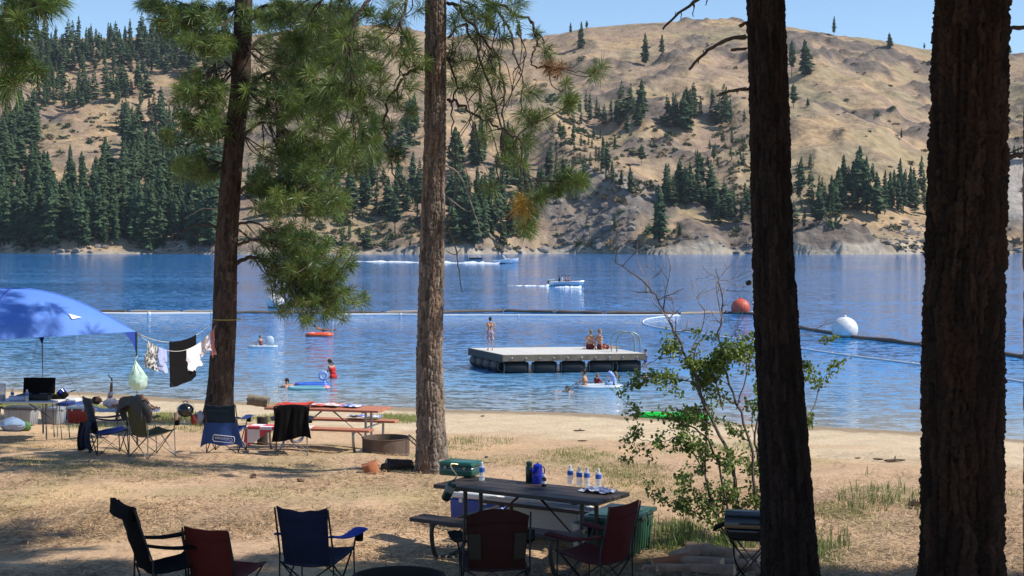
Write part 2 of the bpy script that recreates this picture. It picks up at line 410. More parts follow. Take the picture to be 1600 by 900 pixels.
sb = k((hill_shore(U)+3.2-Y)/2); c = c*(1-sb)+np.array([.33, .28, .215])*sb
hmat = vcol_mat('hillside_dry_grass', rough=.95, spec=.1, bump=1, bscale=.35, noise=.28, nscale=.16)
for nd in hmat.node_tree.nodes:
    if nd.type == 'BUMP': nd.inputs['Distance'].default_value = 1.1
hl = obj('hillside', grid_mesh('hillside', us, yy, 0, hmat, c) if False else None) if False else None
V = np.stack([X, Y, Z], -1).reshape(-1, 3); I = np.arange(X.size).reshape(X.shape)
Fq = np.stack([I[:-1, :-1], I[1:, :-1], I[1:, 1:], I[:-1, 1:]], -1).reshape(-1, 4)
hl = obj('hillside', mesh_np('hillside', V, Fq, hmat, True, c.reshape(-1, 3))); tag(hl, kind='structure')

def hill_pts(xs, ys):
    xs = np.asarray(xs, float); ys = np.asarray(ys, float)
    dx = (xs-800)/F; dz = _f.z+_u.z*(-(ys-450)/F); dy = _f.y+_u.y*(-(ys-450)/F)
    res = np.full(len(xs), np.nan)
    for Yq in np.arange(655, 1330, 2.5):
        Yv = np.full(len(xs), Yq); hit = np.isnan(res) & (CAM_Z+dz/dy*Yq <= hill(dx/dy*Yv, Yv)); res[hit] = Yq
    ok = ~np.isnan(res); res = np.where(ok, res, 1250); Xq = dx/dy*res
    return np.stack([Xq, res, hill(Xq, res)], -1), ok

# ---- far conifers
FOL = vcol_mat('conifer_foliage', rough=.85, spec=.15, trans=.12)
BARKF = M('conifer_bark', (.075, .05, .038), (.04, .03, .025), 2, .95)
def conifer(kind, seed, low=False):
    """one conifer of unit height: crown verts/faces/colours and trunk"""
    q = np.random.default_rng(seed); V = []; Fs = []; Cc = []
    base = {0: .10, 1: .30, 2: .02, 3: .18}[kind]; wid = {0: .19, 1: .17, 2: .25, 3: .145}[kind]
    nw = 17 if low else 30; lop = q.uniform(0, 6.28)
    for i in range(nw):
        f = (i+.5)/nw; h = base+(1-base)*f**.92
        prof = (1-f)**.75*(.45+.55*min(1, f*5)) if kind != 1 else (1-f)**.55*min(1, .35+f*3)
        nb = (8 if low else 9) if f < .75 else 6
        a0 = q.uniform(0, 6.28)
        for b in range(nb):
            if q.uniform() < (.24 if kind in (1, 3) else .16): continue
            a = a0+6.283*b/nb+q.normal(0, .25); L = wid*prof*q.uniform(.45, 1.3)*(1+.28*math.cos(a-lop)+.22*math.sin(h*31+seed))+.012
            droop = q.uniform(-.1, .42)*L; dr = np.array([math.cos(a), math.sin(a), 0]); sd = np.array([-dr[1], dr[0], 0])
            ctr = np.array([0, 0, h+q.normal(0, .006)])
            shade = q.uniform(.55, 1.5)
            for s_ in range(1 if low else 3):
                o = q.normal(0, .25) if not low else 0; d2 = dr*math.cos(o)+sd*math.sin(o); l2 = L*q.uniform(.7, 1.05); wv = (.5 if low else .3)*l2+.012
                s2 = np.array([-d2[1], d2[0], 0]); up = np.array([0, 0, 1.0]); tip = ctr+d2*l2-up*droop*q.uniform(.6, 1.4)
                mid = ctr+d2*l2*.55-up*droop*.3+up*q.normal(0, .008)
                n0 = len(V); V += [ctr+d2*l2*.08, mid+s2*wv+up*q.normal(-.012, .012), tip, mid-s2*wv+up*q.normal(-.012, .012), mid+up*.022*q.uniform(.5, 1.8)]
                Fs += [(n0, n0+1, n0+4), (n0+1, n0+2, n0+4), (n0+2, n0+3, n0+4), (n0+3, n0, n0+4)]
                base_c = np.array([.050, .080, .036])*shade
                Cc += [base_c*.9, base_c, base_c*1.15, base_c, base_c*1.1]
    # leader
    n0 = len(V); V += [np.array(x) for x in [(.01, 0, .93), (-.006, .009, .93), (-.006, -.009, .93), (0, 0, 1.0)]]
    Fs += [(n0, n0+1, n0+3), (n0+1, n0+2, n0+3), (n0+2, n0, n0+3)]; Cc += [np.array([.050, .080, .036])]*4
    return np.array(V), np.array(Fs), np.array(Cc)
TV = []
for i in range(9):
    kd = [0, 1, 3, 0, 2, 1, 3, 0, 3][i]; Vq, Fq, Cq = conifer(kd, 100+i)
    cm = mesh_np('conifer_crown', Vq, Fq, FOL, False, Cq)
    tb = MB(); tb.tube([(0, 0, -.06), (0, 0, .3), (0.004, 0, .7), (0, 0, .96)], [.016, .013, .008, .002], 6)
    TV.append((cm, tb.mesh('conifer_trunk', BARKF)))
LOWV = [conifer([0, 1, 2, 3, 0, 3][i], 300+i, True) for i in range(6)]

CL = [  # x0, x1, y0, y1, count, h0, h1 (picture px), label, group
 (0, 345, 366, 392, 58, 62, 108, 'dark conifer in the dense stand on the far left shore', 'conifers of the far left shore'),
 (0, 350, 305, 362, 66, 60, 100, 'conifer in the thick belt above the far left shore', 'conifers above the far left shore'),
 (0, 60, 200, 300, 20, 50, 85, 'conifer at the far left edge, halfway up the hillside', 'conifers at the left edge'),
 (195, 350, 235, 300, 34, 50, 85, 'conifer on the slope left of the leaning pine trunk, above the shore belt', 'conifers left of the pine trunk'),
 (60, 150, 148, 182, 15, 42, 62, 'conifer in the row on the bare bench of the left hillside', 'conifers on the left bench'),
 (150, 230, 140, 170, 12, 42, 60, 'conifer in the clump right of the bare bench on the left hillside', 'conifers right of the bench'),
 (0, 370, 64, 118, 170, 28, 48, 'conifer in the dense wood on the upper left ridge', 'conifers of the upper left wood'),
 (15, 95, 100, 142, 16, 34, 52, 'conifer below the ridge wood in the upper left', 'conifers below the ridge wood'),
 (190, 290, 182, 240, 14, 40, 66, 'conifer in the loose clump midway up the left hillside', 'conifers midway up the left hillside'),
 (385, 655, 300, 345, 34, 55, 90, 'conifer seen through the boughs between the two lit pines', 'conifers between the lit pines'),
 (545, 660, 200, 300, 16, 50, 80, 'conifer on the slope just left of the middle pine trunk', 'conifers left of the middle pine'),
 (528, 586, 374, 391, 7, 24, 40, 'small conifer in the low shore clump left of the middle pine trunk', 'small conifers by the far shore'),
 (700, 838, 342, 392, 36, 60, 105, 'dark conifer in the shore wood right of the middle pine trunk', 'conifers right of the middle pine'),
 (840, 965, 255, 300, 22, 36, 60, 'conifer in the belt behind the rocky knob', 'conifers behind the rocky knob'),
 (700, 850, 250, 340, 22, 50, 85, 'conifer in the wood behind the hanging boughs of the middle pine', 'conifers behind the hanging boughs'),
 (880, 945, 180, 200, 9, 38, 60, 'conifer at the left end of the long hillside row', 'left end of the hillside row'),
 (945, 1010, 186, 200, 9, 46, 68, 'conifer in the left half of the long hillside row', 'left half of the hillside row'),
 (1035, 1172, 188, 204, 20, 38, 66, 'conifer in the right half of the long hillside row', 'right half of the hillside row'),
 (868, 985, 216, 238, 10, 24, 46, 'conifer below the long hillside row, towards its left end', 'conifers below the hillside row'),
 (1085, 1168, 226, 262, 13, 18, 32, 'small round-topped conifer scattered below the right half of the hillside row', 'small conifers below the row'),
 (1036, 1118, 302, 330, 18, 44, 72, 'dark conifer in the dense clump right of the rocky knob', 'conifers right of the knob'),
 (1112, 1178, 332, 352, 14, 36, 64, 'conifer in the wood just left of the dark leaning trunk', 'conifers left of the dark trunk'),
 (1240, 1300, 318, 366, 14, 44, 72, 'conifer in the shore wood just right of the dark leaning trunk', 'shore wood right of the leaning trunk'),
 (1300, 1372, 300, 345, 16, 66, 98, 'tall conifer in the shore wood midway between the two dark trunks', 'tall shore conifers between dark trunks'),
 (1372, 1450, 300, 340, 16, 40, 76, 'conifer in the shore wood just left of the thick dark trunk', 'shore wood left of the thick trunk'),
 (1240, 1272, 260, 272, 6, 14, 24, 'little conifer above the shore wood, beside the dark leaning trunk', 'little conifers above the shore wood'),
 (1566, 1625, 252, 272, 10, 18, 30, 'small conifer above the gravel pit at the right edge', 'small conifers above the gravel pit'),
]
SOLO = [(1007, 103, 49, 'lone bushy conifer with a dark shadow high on the bare slope'), (1035, 88, 35, 'slender conifer just right of the lone bushy one high on the slope'), (908, 77, 42, 'tall conifer below the skyline above the hillside row'),
 (892, 53, 17, 'small skyline conifer left of the ridge crest'), (916, 48, 15, 'small conifer on the skyline above the tall slope conifer'), (838, 61, 15, 'tiny pointed conifer alone on the skyline right of the hanging boughs'), (811, 60, 26, 'conifer on the skyline beside the hanging pine boughs'),
 (1002, 258, 30, 'round conifer alone on the slope below the hillside row'), (1115, 256, 27, 'conifer alone above the dark clump, left of the leaning trunk'), (985, 309, 45, 'conifer on the back of the rocky knob'), (970, 306, 30, 'shorter conifer beside the one on the back of the knob'),
 (1030, 386, 86, 'tall ragged conifer by the far shore right of the rocky knob'), (1062, 374, 20, 'small pale conifer by the shore right of the ragged tall one'), (960, 369, 32, 'small conifer on the rocky face of the knob'), (617, 368, 62, 'tall conifer alone on the bare slope left of the middle pine'),
 (1237, 121, 54, 'conifer right against the dark leaning trunk, near the skyline'), (1258, 118, 52, 'bushy conifer near the skyline right of the leaning trunk'), (1240, 170, 36, 'conifer beside the leaning trunk on the open right slope'), (1262, 167, 14, 'tiny conifer alone on the open right slope'),
 (1303, 56, 29, 'pointed conifer alone on the skyline between the dark trunks'), (1389, 77, 24, 'thin-stemmed conifer on the skyline left of the thick trunk'), (1441, 76, 12, 'tiny conifer on the skyline beside the thick trunk'), (1578, 85, 12, 'tiny conifer on the skyline at the right edge'), (1408, 220, 17, 'small conifer alone on the slope above the shore wood'), (641, 392, 12, 'tiny conifer at the waterline left of the middle pine trunk')]
TR = []; q = []
for (x0, x1, y0, y1, cnt, h0, h1, lab, grp) in CL:
    for i in range(int(cnt*(2.3 if x1 < 400 else 1.6))): q.append((rng.uniform(x0, x1), rng.uniform(y0, y1), h0*.55+(h1*.92-h0*.55)*rng.uniform(0, 1)**1.4, lab, grp))
P, ok = hill_pts([v[0] for v in q]+[s[0] for s in SOLO], [v[1] for v in q]+[s[1] for s in SOLO])
for i, v in enumerate(q):
    if ok[i]: TR.append((P[i], v[2], v[3], v[4]))
P = P[len(q):]; ok = ok[len(q):]
for i, s in enumerate(SOLO):
    if not ok[i]:
        P[i] = [(s[0]-800)/F*1240, 1240, hill((s[0]-800)/F*1240, np.array(1240.0))]
    TR.append((P[i], s[2], s[3], None))
TR.sort(key=lambda q: -(1000 if q[3] is None else q[1]))
def which(p, hp, lab, grp):
    """say which one: its part of the stand, and whether it is tall or short there"""
    if not grp: return lab
    c_ = next(q_ for q_ in CL if q_[8] == grp); px_ = 800+F*p[0]/p[1]; f_ = (px_-c_[0])/(c_[1]-c_[0])
    n_ = 5 if c_[1]-c_[0] > 250 else 3
    part = ([', left end', ', left of centre', ', centre', ', right of centre', ', right end'] if n_ == 5 else [', left side', ', centre', ', right side'])[min(n_-1, max(0, int(f_*n_)))]
    hs = sorted(t_[1] for t_ in TR[:300] if t_[3] == grp); r_ = hs.index(hp)/max(1, len(hs)-1)
    size = 'tall ' if r_ > .66 else ('short ' if r_ < .33 else 'middling ')
    if lab.split()[0] in ('tall', 'small', 'little'): size = ''
    out = lab
    if len((out+part).split()) <= 16: out = out+part
    if len((size+out).split()) <= 16: out = size+out
    return out
sv, sf, sc_ = [], [], []; off = 0
for i, (p, hp, lab, grp) in enumerate(TR):
    if i < 300: lab = which(p, hp, lab, grp)
    H = hp/F*p[1]*rng.uniform(.95, 1.05); a = rng.uniform(0, 6.28); wf = rng.uniform(.75, 1.3)*(1.12 if hp < 35 else 1)
    if i < 300:
        th = thing('conifer_tree', lab, 'tree', tuple(p), a, grp); cm, tm = TV[int(rng.integers(0, 9))]
        for nm, me in (('crown', cm), ('trunk', tm)):
            o = obj(nm, me, th); o.scale = (H*wf, H*wf, H)
        th.rotation_euler = (rng.normal(0, .02), rng.normal(0, .02), a)
    else:
        Vq, Fq, Cq = LOWV[int(rng.integers(0, 6))]; ca, sa = math.cos(a), math.sin(a)
        W = Vq*np.array([H*wf, H*wf, H]); W = np.stack([W[:, 0]*ca-W[:, 1]*sa, W[:, 0]*sa+W[:, 1]*ca, W[:, 2]], -1)+p
        sv.append(W); sf.append(Fq+off); sc_.append(Cq*rng.uniform(.8, 1.2)); off += len(W)
o = obj('conifer_wood', mesh_np('conifer_wood', np.concatenate(sv), np.concatenate(sf), FOL, False, np.concatenate(sc_)))
tag(o, 'smaller conifers massed among the trees of the far hillside', 'trees', kind='stuff')

# ---- scrub on the hillside
x = np.concatenate([rng.uniform(0, 1600, 900), rng.uniform(860, 1180, 380), rng.uniform(0, 350, 260), rng.uniform(480, 720, 220), rng.uniform(0, 1600, 260)])
y = np.concatenate([rng.uniform(60, 390, 900), rng.uniform(190, 320, 380), rng.uniform(150, 230, 260), rng.uniform(330, 390, 220), rng.uniform(384, 396, 260)])
P, ok = hill_pts(x, y); sv, sf, sc_ = [], [], []; off = 0
keep = fbm(x*.02, y*.03, 3, 9) > .43
for i in np.nonzero(ok & keep)[0]:
    s = rng.lognormal(.25, .4)*1.0; nb = 26
    dd = rng.normal(size=(nb, 3)); dd[:, 2] = np.abs(dd[:, 2])*.8; dd /= np.linalg.norm(dd, axis=1)[:, None]
    ctr = P[i]+dd*s*np.array([1.1, 1.1, .75])*rng.uniform(.5, 1, (nb, 1)); e1 = rng.normal(size=(nb, 3))*s*.32; e2 = rng.normal(size=(nb, 3))*s*.32
    sv.append(np.stack([ctr+e1, ctr+e2, ctr-e1-e2], 1).reshape(-1, 3)); sf.append(np.arange(nb*3).reshape(-1, 3)+off); off += nb*3
    cb = [np.array([.10, .115, .06]), np.array([.14, .13, .075]), np.array([.07, .10, .05]), np.array([.19, .145, .08])][int(rng.integers(0, 4))]
    sc_.append(np.repeat(cb[None]*rng.uniform(.7, 1.2, (nb, 1)), 3, 0))
o = obj('hillside_scrub', mesh_np('hillside_scrub', np.concatenate(sv), np.concatenate(sf), FOL, False, np.concatenate(sc_)))
tag(o, 'low sagebrush and scrub dotted over the dry hillside', 'scrub', kind='stuff')
# ---- boulders along the far shore
x = np.concatenate([rng.uniform(0, 1600, 420), rng.uniform(860, 1000, 160), rng.uniform(1375, 1450, 120), rng.uniform(250, 330, 60)]); y = np.concatenate([rng.uniform(388, 396.5, 420), rng.uniform(315, 394, 160), rng.uniform(345, 394, 120), rng.uniform(380, 395, 60)])
P, ok = hill_pts(x, y); sv, sf, sc_ = [], [], []; off = 0
ib = bmesh.new(); bmesh.ops.create_icosphere(ib, subdivisions=1, radius=1); IV = np.array([v.co[:] for v in ib.verts]); IF = np.array([[v.index for v in f.verts] for f in ib.faces]); ib.free()
for i in np.nonzero(ok)[0]:
    s = rng.lognormal(-.2, .5); W = IV*rng.uniform(.6, 1.3, (len(IV), 1))*np.array([1.2, 1, .7])*s; sv.append(W+P[i]); sf.append(IF+off); off += len(W)
    sc_.append(np.repeat((np.array([.27, .23, .19]) if rng.uniform() < .35 else np.array([.17, .14, .12]))[None], len(W), 0))
o = obj('shore_rocks', mesh_np('shore_rocks', np.concatenate(sv), np.concatenate(sf), vcol_mat('far_rock', .95, .2), False, np.concatenate(sc_)))
tag(o, 'small broken rocks along the far shore and the knob', 'rocks', kind='stuff')
# ================================================================== NEAR PINES
BARK = vcol_mat('pine_bark', rough=.95, spec=.2, bump=.8, bscale=38, noise=.3, nscale=30)
LIMB = M('pine_limb', (.085, .062, .05), (.045, .034, .028), 12, .95, bump=.6, bscale=50)
DEAD = M('dead_limb', (.34, .29, .25), (.2, .165, .14), 12, .95, bump=.5, bscale=50)
NEED = vcol_mat('pine_needles', rough=.42, spec=.45, trans=.26)
def voro(x, y, wrap, s):
    """cell noise on an (x, y) lattice, x wrapping at 'wrap' cells: F1, F2, cell id"""
    i = np.floor(x).astype(np.int64); j = np.floor(y).astype(np.int64)
    f1 = np.full(x.shape, 9.0); f2 = f1.copy(); cid = np.zeros(x.shape)
    for di in (-1, 0, 1):
        for dj in (-1, 0, 1):
            a = (i+di) % wrap; b = j+dj
            px_ = i+di+.15+.7*_h(a, b, s); py_ = b+.1+.8*_h(a, b, s+1)
            dd = np.hypot(x-px_, (y-py_)*1.0); c = _h(a, b, s+2)
            n1 = dd < f1; f2 = np.where(n1, f1, np.minimum(f2, dd)); cid = np.where(n1, c, cid); f1 = np.where(n1, dd, f1)
    return f1, f2, cid
def trunk_mesh(line, Y, ztop, rtop, seed, nth=120, dz=.015, plate=(.055, .17), depth=.022, tint=(.25, .175, .13), flare=.35):
    P = [at(x, y, Y) for x, y, w_ in line]; r = [w_/2/F*Y for _, _, w_ in line]
    P = list(zip([p.z for p in P], [p.x for p in P], r)); P.sort()
    z0, x0, r0 = P[0]; z1, x1, r1 = P[-1]
    sl_ = (P[-1][1]-P[0][1])/(P[-1][0]-P[0][0]); g0 = gz(x0, Y)
    if z0 > g0-.3: P.insert(0, (g0-.35, x0-sl_*(z0-g0+.35)*.5, r0*1.03))
    P.append((ztop, x1+sl_*.4*(ztop-z1), rtop))
    zs = np.arange(P[0][0], min(ztop, 12.5), dz); zs = np.concatenate([zs, np.arange(zs[-1]+.2, ztop, .3)])
    th = np.linspace(0, 2*np.pi, nth, endpoint=False)
    cx = np.interp(zs, [p[0] for p in P], [p[1] for p in P]); rr = np.interp(zs, [p[0] for p in P], [p[2] for p in P])
    k = 5; cx = np.convolve(np.pad(cx, k, 'edge'), np.ones(2*k+1)/(2*k+1), 'valid'); rr = np.convolve(np.pad(rr, k, 'edge'), np.ones(2*k+1)/(2*k+1), 'valid')
    fl = np.exp(-np.clip(zs-g0, 0, 9)/.22)*flare
    T, ZZ = np.meshgrid(th, zs); RR = rr[:, None]*(1+fl[:, None]*(.6+.6*np.cos(T*3+seed)**2)); rmean = float(np.mean(rr[:len(rr)//2]))
    ncol = max(7, int(2*np.pi*rmean/plate[0]))
    wob = (fbm(T*rmean*6, ZZ*3, 3, seed+50)-.5)
    xx = T/(2*np.pi)*ncol + wob*.9*np.sin(T/2)**2; yy = ZZ/plate[1]+(fbm(T*rmean*9, ZZ*5, 3, seed)-.5)*1.2*np.sin(T/2)**2
    wl = np.sin(T/2)**.5; xx = xx + 1.3*(fbm(T*rmean*14+3, ZZ*7, 3, seed+70)-.5)*wl; yy = yy + 1.6*(fbm(T*rmean*16, ZZ*9+4, 3, seed+80)-.5)*wl
    f1, f2, cid = voro(xx, yy, ncol, seed); e = np.clip((f2-f1)/.42, 0, 1)
    rg = np.clip(np.abs(fbm(T*rmean*(1.0/plate[0])*.9, ZZ*(.32/plate[1])+2, 4, seed+20)-.5)*5.5, 0, 1); rg = rg*wl+.6*(1-wl); plt = np.clip(.45*e**.7+.62*rg**.7, 0, 1)
    rough = fbm(T*rmean*60*np.sin(T/2)**2, ZZ*42, 3, seed+9)
    RR = RR + depth*(plt-.75)*(.55+.8*cid) + (rough-.5)*depth*.55
    V = np.stack([cx[:, None]+RR*np.cos(T), Y+RR*np.sin(T), ZZ], -1)
    n0, n1 = ZZ.shape; I = np.arange(n0*n1).reshape(n0, n1); J = np.roll(I, -1, 1)
    Fq = np.stack([I[:-1], J[:-1], J[1:], I[1:]], -1).reshape(-1, 4)
    tint = np.array(tint); col = tint*(.42+1.1*cid[..., None]); red = np.clip((vnoise(T*2, ZZ*2, seed+3)-.5)*3, 0, 1)[..., None]
    col = col*(1-.35*red)+tint*np.array([1.7, 1.25, .95])*.35*red; col = col*(.55+.45*plt[..., None])
    return mesh_np('trunk', V.reshape(-1, 3), Fq, BARK, True, col.reshape(-1, 3)), (lambda z: (float(np.interp(z, zs, cx)), Y, float(np.interp(z, zs, rr))))

class Tufts:
    def __init__(s): s.p = []; s.a = []; s.L = []; s.n = []; s.w = []; s.t = []
    def add(s, p, axis, L=.22, n=100, w=.006, tint=0): s.p.append(tuple(p)); s.a.append(tuple(axis)); s.L.append(L); s.n.append(n); s.w.append(w); s.t.append(tint)
    def build(s, name, parent, seed=0):
        if not s.p: return None
        q = np.random.default_rng(seed); n = np.array(s.n); ix = np.repeat(np.arange(len(n)), n); N = len(ix)
        A = np.array(s.a); A /= np.linalg.norm(A, axis=1)[:, None]; A = A[ix]; L = np.array(s.L)[ix]; W = np.array(s.w)[ix]; P = np.array(s.p)[ix]; tt = np.array(s.t)[ix]
        D = q.normal(size=(N, 3)); D /= np.linalg.norm(D, axis=1)[:, None]
        fwd = q.uniform(.05, 1.1, (N, 1)); D = D + A*fwd; D /= np.linalg.norm(D, axis=1)[:, None]
        base = P + A*(q.uniform(-.75, .1, (N, 1))*L[:, None])*.9
        ln = L*q.uniform(.72, 1.1, N)
        tip = base + D*ln[:, None] + np.array([0, 0, -1])*(ln**2*.55)[:, None]
        S = np.cross(D, q.normal(size=(N, 3))); S /= np.linalg.norm(S, axis=1)[:, None]; S *= W[:, None]
        mid = base*.5+tip*.5 + np.array([0, 0, 1])*(ln*.06)[:, None]
        V = np.stack([base, mid+S, tip, mid-S], 1).reshape(-1, 3); I = np.arange(N)*4
        Fq = np.stack([I, I+1, I+2, I+3], -1)
        g = np.array([.058, .115, .024]); g2 = np.array([.165, .225, .05]); yl = np.array([.42, .27, .05]); br = np.array([.27, .13, .05])
        m = q.uniform(0, 1, (len(n), 1))[ix]; c = g*(1-m)+g2*m; c = c*q.uniform(.75, 1.3, (N, 1))
        c = np.where((tt == 1)[:, None], yl*q.uniform(.7, 1.2, (N, 1)), c); c = np.where((tt == 2)[:, None], br*q.uniform(.7, 1.2, (N, 1)), c)
        brown = (q.uniform(size=N) < .02)[:, None]; c = np.where(brown, br, c)
        o = obj(name, mesh_np(name, V, Fq, NEED, False, np.repeat(c, 4, 0)), parent); return o

def bough(tree, path, r0, tufts, Y, seed, L=.22, n=100, w=.006, depth=.9, name='branch', mat=None, twig=.006, dy=0, r1=.25, gnarl=.02):
    """one branch: main stem through picture points at depth Y, twigs to the needle tufts; needles are its sub-part"""
    q = random.Random(seed); mb = MB(); y0 = Y
    pts = []
    for i, pt in enumerate(path):
        f = i/max(1, len(path)-1); yy_ = y0 + dy*f
        pts.append(at(pt[0], pt[1], yy_))
    sp, rr = spline(pts, 6, [r0*(1-(1-r1)*i/(len(pts)-1)) for i in range(len(pts))])
    sp = [p+Vector((q.gauss(0, gnarl), q.gauss(0, gnarl), q.gauss(0, gnarl)))*min(1, i/4) for i, p in enumerate(sp)]
    mb.tube(sp, rr, 7); T = Tufts()
    for (x, y, *ex) in tufts:
        tint = ex[0] if ex else 0
        tp = at(x, y, y0+dy*.7+q.gauss(0, depth))
        k = min(range(2, len(sp)), key=lambda i: (sp[i]-tp).length + .15*abs(sp[i].y-tp.y)); a = sp[k]
        k2 = max(1, k-q.randint(1, 5)); a = sp[k2]; v = tp-a
        m1 = a+v*.35+Vector((q.gauss(0, .06), q.gauss(0, .06), -.12*v.length+q.gauss(0, .05)))
        m2 = a+v*.75+Vector((q.gauss(0, .05), q.gauss(0, .05), -.10*v.length+q.gauss(0, .05)))
        tw, tr = spline([a, m1, m2, tp], 4, [min(rr[k2]*.7, twig*2.2), twig*1.5, twig, twig*.8]); mb.tube(tw, tr, 5)
        ax = (tp-m2).normalized()+Vector((0, 0, .35)); T.add(tp, ax, L*q.uniform(.8, 1.15), n, w, tint)
        # little side shoots
        if q.random() < .6:
            s2 = m2+Vector((q.gauss(0, .18), q.gauss(0, .2), q.uniform(-.02, .2))); mb.tube([m2, (m2+s2)/2+Vector((0, 0, -.03)), s2], [twig, twig*.8, twig*.7], 4)
            T.add(s2, (s2-m2)+Vector((0, 0, .1)), L*q.uniform(.65, .95), int(n*.8), w, tint)
    o = mb.build(name, mat or LIMB, tree); T.build('needles', o, seed); return o
def inmass(q, cx, cy, rx, ry, n):
    out = []
    while len(out) < n:
        a, b = q.gauss(0, .52), q.gauss(0, .52)
        if a*a+b*b < 1.5: out.append((cx+rx*a, cy+ry*b))
    return out
def crown_top(tree, cen, z0, z1, rad, nlimb, ntuft, seed, L=.34, n=60, w=.016):
    """the crown above the picture: limbs around the stem with tufts through their volume"""
    q = random.Random(seed)
    for i in range(nlimb):
        f = (i+.5)/nlimb; z = z0+(z1-z0)*f; a = i*2.4+q.uniform(-.4, .4); Rr = rad*(1-.75*f**1.6)*q.uniform(.8, 1.1)
        cx, cy, cr = cen(z); d = Vector((math.cos(a), math.sin(a), 0)); b = Vector((cx, cy, z))
        pts = [b, b+d*Rr*.4+Vector((0, 0, .1*Rr)), b+d*Rr*.8+Vector((0, 0, .05*Rr)), b+d*Rr+Vector((0, 0, .2*Rr))]
        sp, rr = spline(pts, 4, [.05, .035, .02, .01]); mb = MB(); mb.tube(sp, rr, 6); T = Tufts()
        for k in range(max(1, ntuft//nlimb)):
            j = q.randint(4, len(sp)-1); p = sp[j]+Vector((q.gauss(0, .42), q.gauss(0, .42), q.gauss(.1, .42)))
            if k % 3 == 0: mb.tube([sp[j], (sp[j]+p)/2+Vector((0, 0, -.05)), p], [.009, .007, .005], 4)
            T.add(p, (p-sp[j])+Vector((0, 0, .2)), L*q.uniform(.8, 1.2), n, w)
        o = mb.build('branch', LIMB, tree); T.build('needles', o, seed+i)
def stub(tree, pts, r0, r1, Y, name='branch', mat=None, seed=0, knob=0):
    q = random.Random(seed); P = [at(x, y, Y) for x, y in pts]; sp, rr = spline(P, 5, [r0+(r1-r0)*i/(len(P)-1) for i in range(len(P))])
    mb = MB(); mb.tube([p+Vector((q.gauss(0, .004), q.gauss(0, .004), q.gauss(0, .004))) for p in sp], [r*q.uniform(.85, 1.15) for r in rr], 7)
    for i in range(knob):
        p = sp[q.randint(2, len(sp)-2)]; mb.tube([p, p+Vector((q.uniform(-.03, .03), q.uniform(-.03, .03), q.choice((-1, 1))*q.uniform(.02, .05)))], [.007, .004], 5)
    return mb.build(name, mat or LIMB, tree)

# ---- the left pine, leaning, full of foliage
Y1 = 34.2
p1 = thing('pine_tree', 'leaning pine with full green boughs rising behind the blue camp chair', 'tree', (at(341, 655, Y1).x, Y1, gz(at(341, 655, Y1).x, Y1)))
def under(tree):      # parts are written in world space: undo the thing's own place
    bpy.context.view_layer.update()
    for ch in tree.children: ch.matrix_parent_inverse = tree.matrix_world.inverted()
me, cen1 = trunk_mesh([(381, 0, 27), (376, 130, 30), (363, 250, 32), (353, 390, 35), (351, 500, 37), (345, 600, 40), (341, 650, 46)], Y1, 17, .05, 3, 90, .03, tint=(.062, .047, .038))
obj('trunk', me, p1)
q = random.Random(4)
B1 = [([(366, 414), (392, 402), (430, 415), (490, 440), (548, 462)], .055, [(470, 425, 85, 40, 40), (505, 470, 65, 30, 26)], .5),
 ([(362, 385), (392, 376), (430, 376), (470, 390), (520, 410)], .045, [(475, 390, 55, 25, 18)], -.3),
 ([(363, 352), (395, 348), (425, 360), (450, 372)], .035, [(440, 365, 35, 20, 8)], .9),
 ([(373, 302), (400, 285), (450, 285), (530, 305)], .05, [(455, 300, 80, 32, 34), (515, 320, 45, 18, 8)], -.6),
 ([(378, 215), (410, 192), (460, 205), (545, 240)], .05, [(490, 240, 80, 36, 34)], .6),
 ([(381, 145), (420, 112), (480, 125), (560, 158)], .055, [(480, 160, 95, 50, 50)], -.5),
 ([(384, 82), (430, 52), (500, 62), (590, 95)], .05, [(505, 85, 95, 35, 40)], .8),
 ([(387, 22), (440, 6), (510, 10), (590, 30)], .05, [(490, 25, 100, 26, 34)], -.8),
 ([(360, 205), (335, 190), (310, 195), (290, 200)], .04, [(325, 192, 42, 22, 20)], -.7),
 ([(357, 258), (325, 250), (300, 258), (275, 268)], .035, [(305, 262, 38, 20, 16)], .4),
 ([(368, 112), (345, 98), (322, 122), (296, 138)], .035, [(312, 140, 48, 26, 18)], -.9),
 ([(371, 14), (335, 15), (295, 8), (262, -4)], .05, [(300, 30, 60, 24, 26), (235, 8, 22, 12, 6)], .3),
 ([(369, 60), (345, 48), (320, 60), (300, 75)], .035, [(325, 66, 45, 20, 16)], -.4),
 ([(346, 216), (310, 222), (275, 228), (245, 232)], .02, [(258, 212, 10, 10, 2)], -.2)]
for i, (pth, r0, ms, dy) in enumerate(B1):
    tf = [t_ for m_ in ms for t_ in inmass(q, *m_[:4], int(m_[4]*2.1))]
    bough(p1, pth, r0, tf, Y1, 40+i, L=.29, n=72, w=.0075, depth=.8, dy=dy*2, twig=.009)
for i, (pth, r0, r1) in enumerate([([(338, 355), (312, 350), (282, 363)], .035, .012), ([(344, 328), (318, 326), (288, 342)], .02, .006), ([(314, 351), (310, 372), (311, 400)], .012, .005), ([(326, 350), (316, 338), (312, 328)], .01, .004), ([(362, 440), (372, 442)], .02, .012), ([(345, 300), (335, 290)], .02, .01)]):
    stub(p1, pth, r0, r1, Y1-.1, seed=i, mat=DEAD if i == 1 else None)
crown_top(p1, cen1, 12.6, 17, 2.6, 9, 110, 70, L=.3, n=50); under(p1)

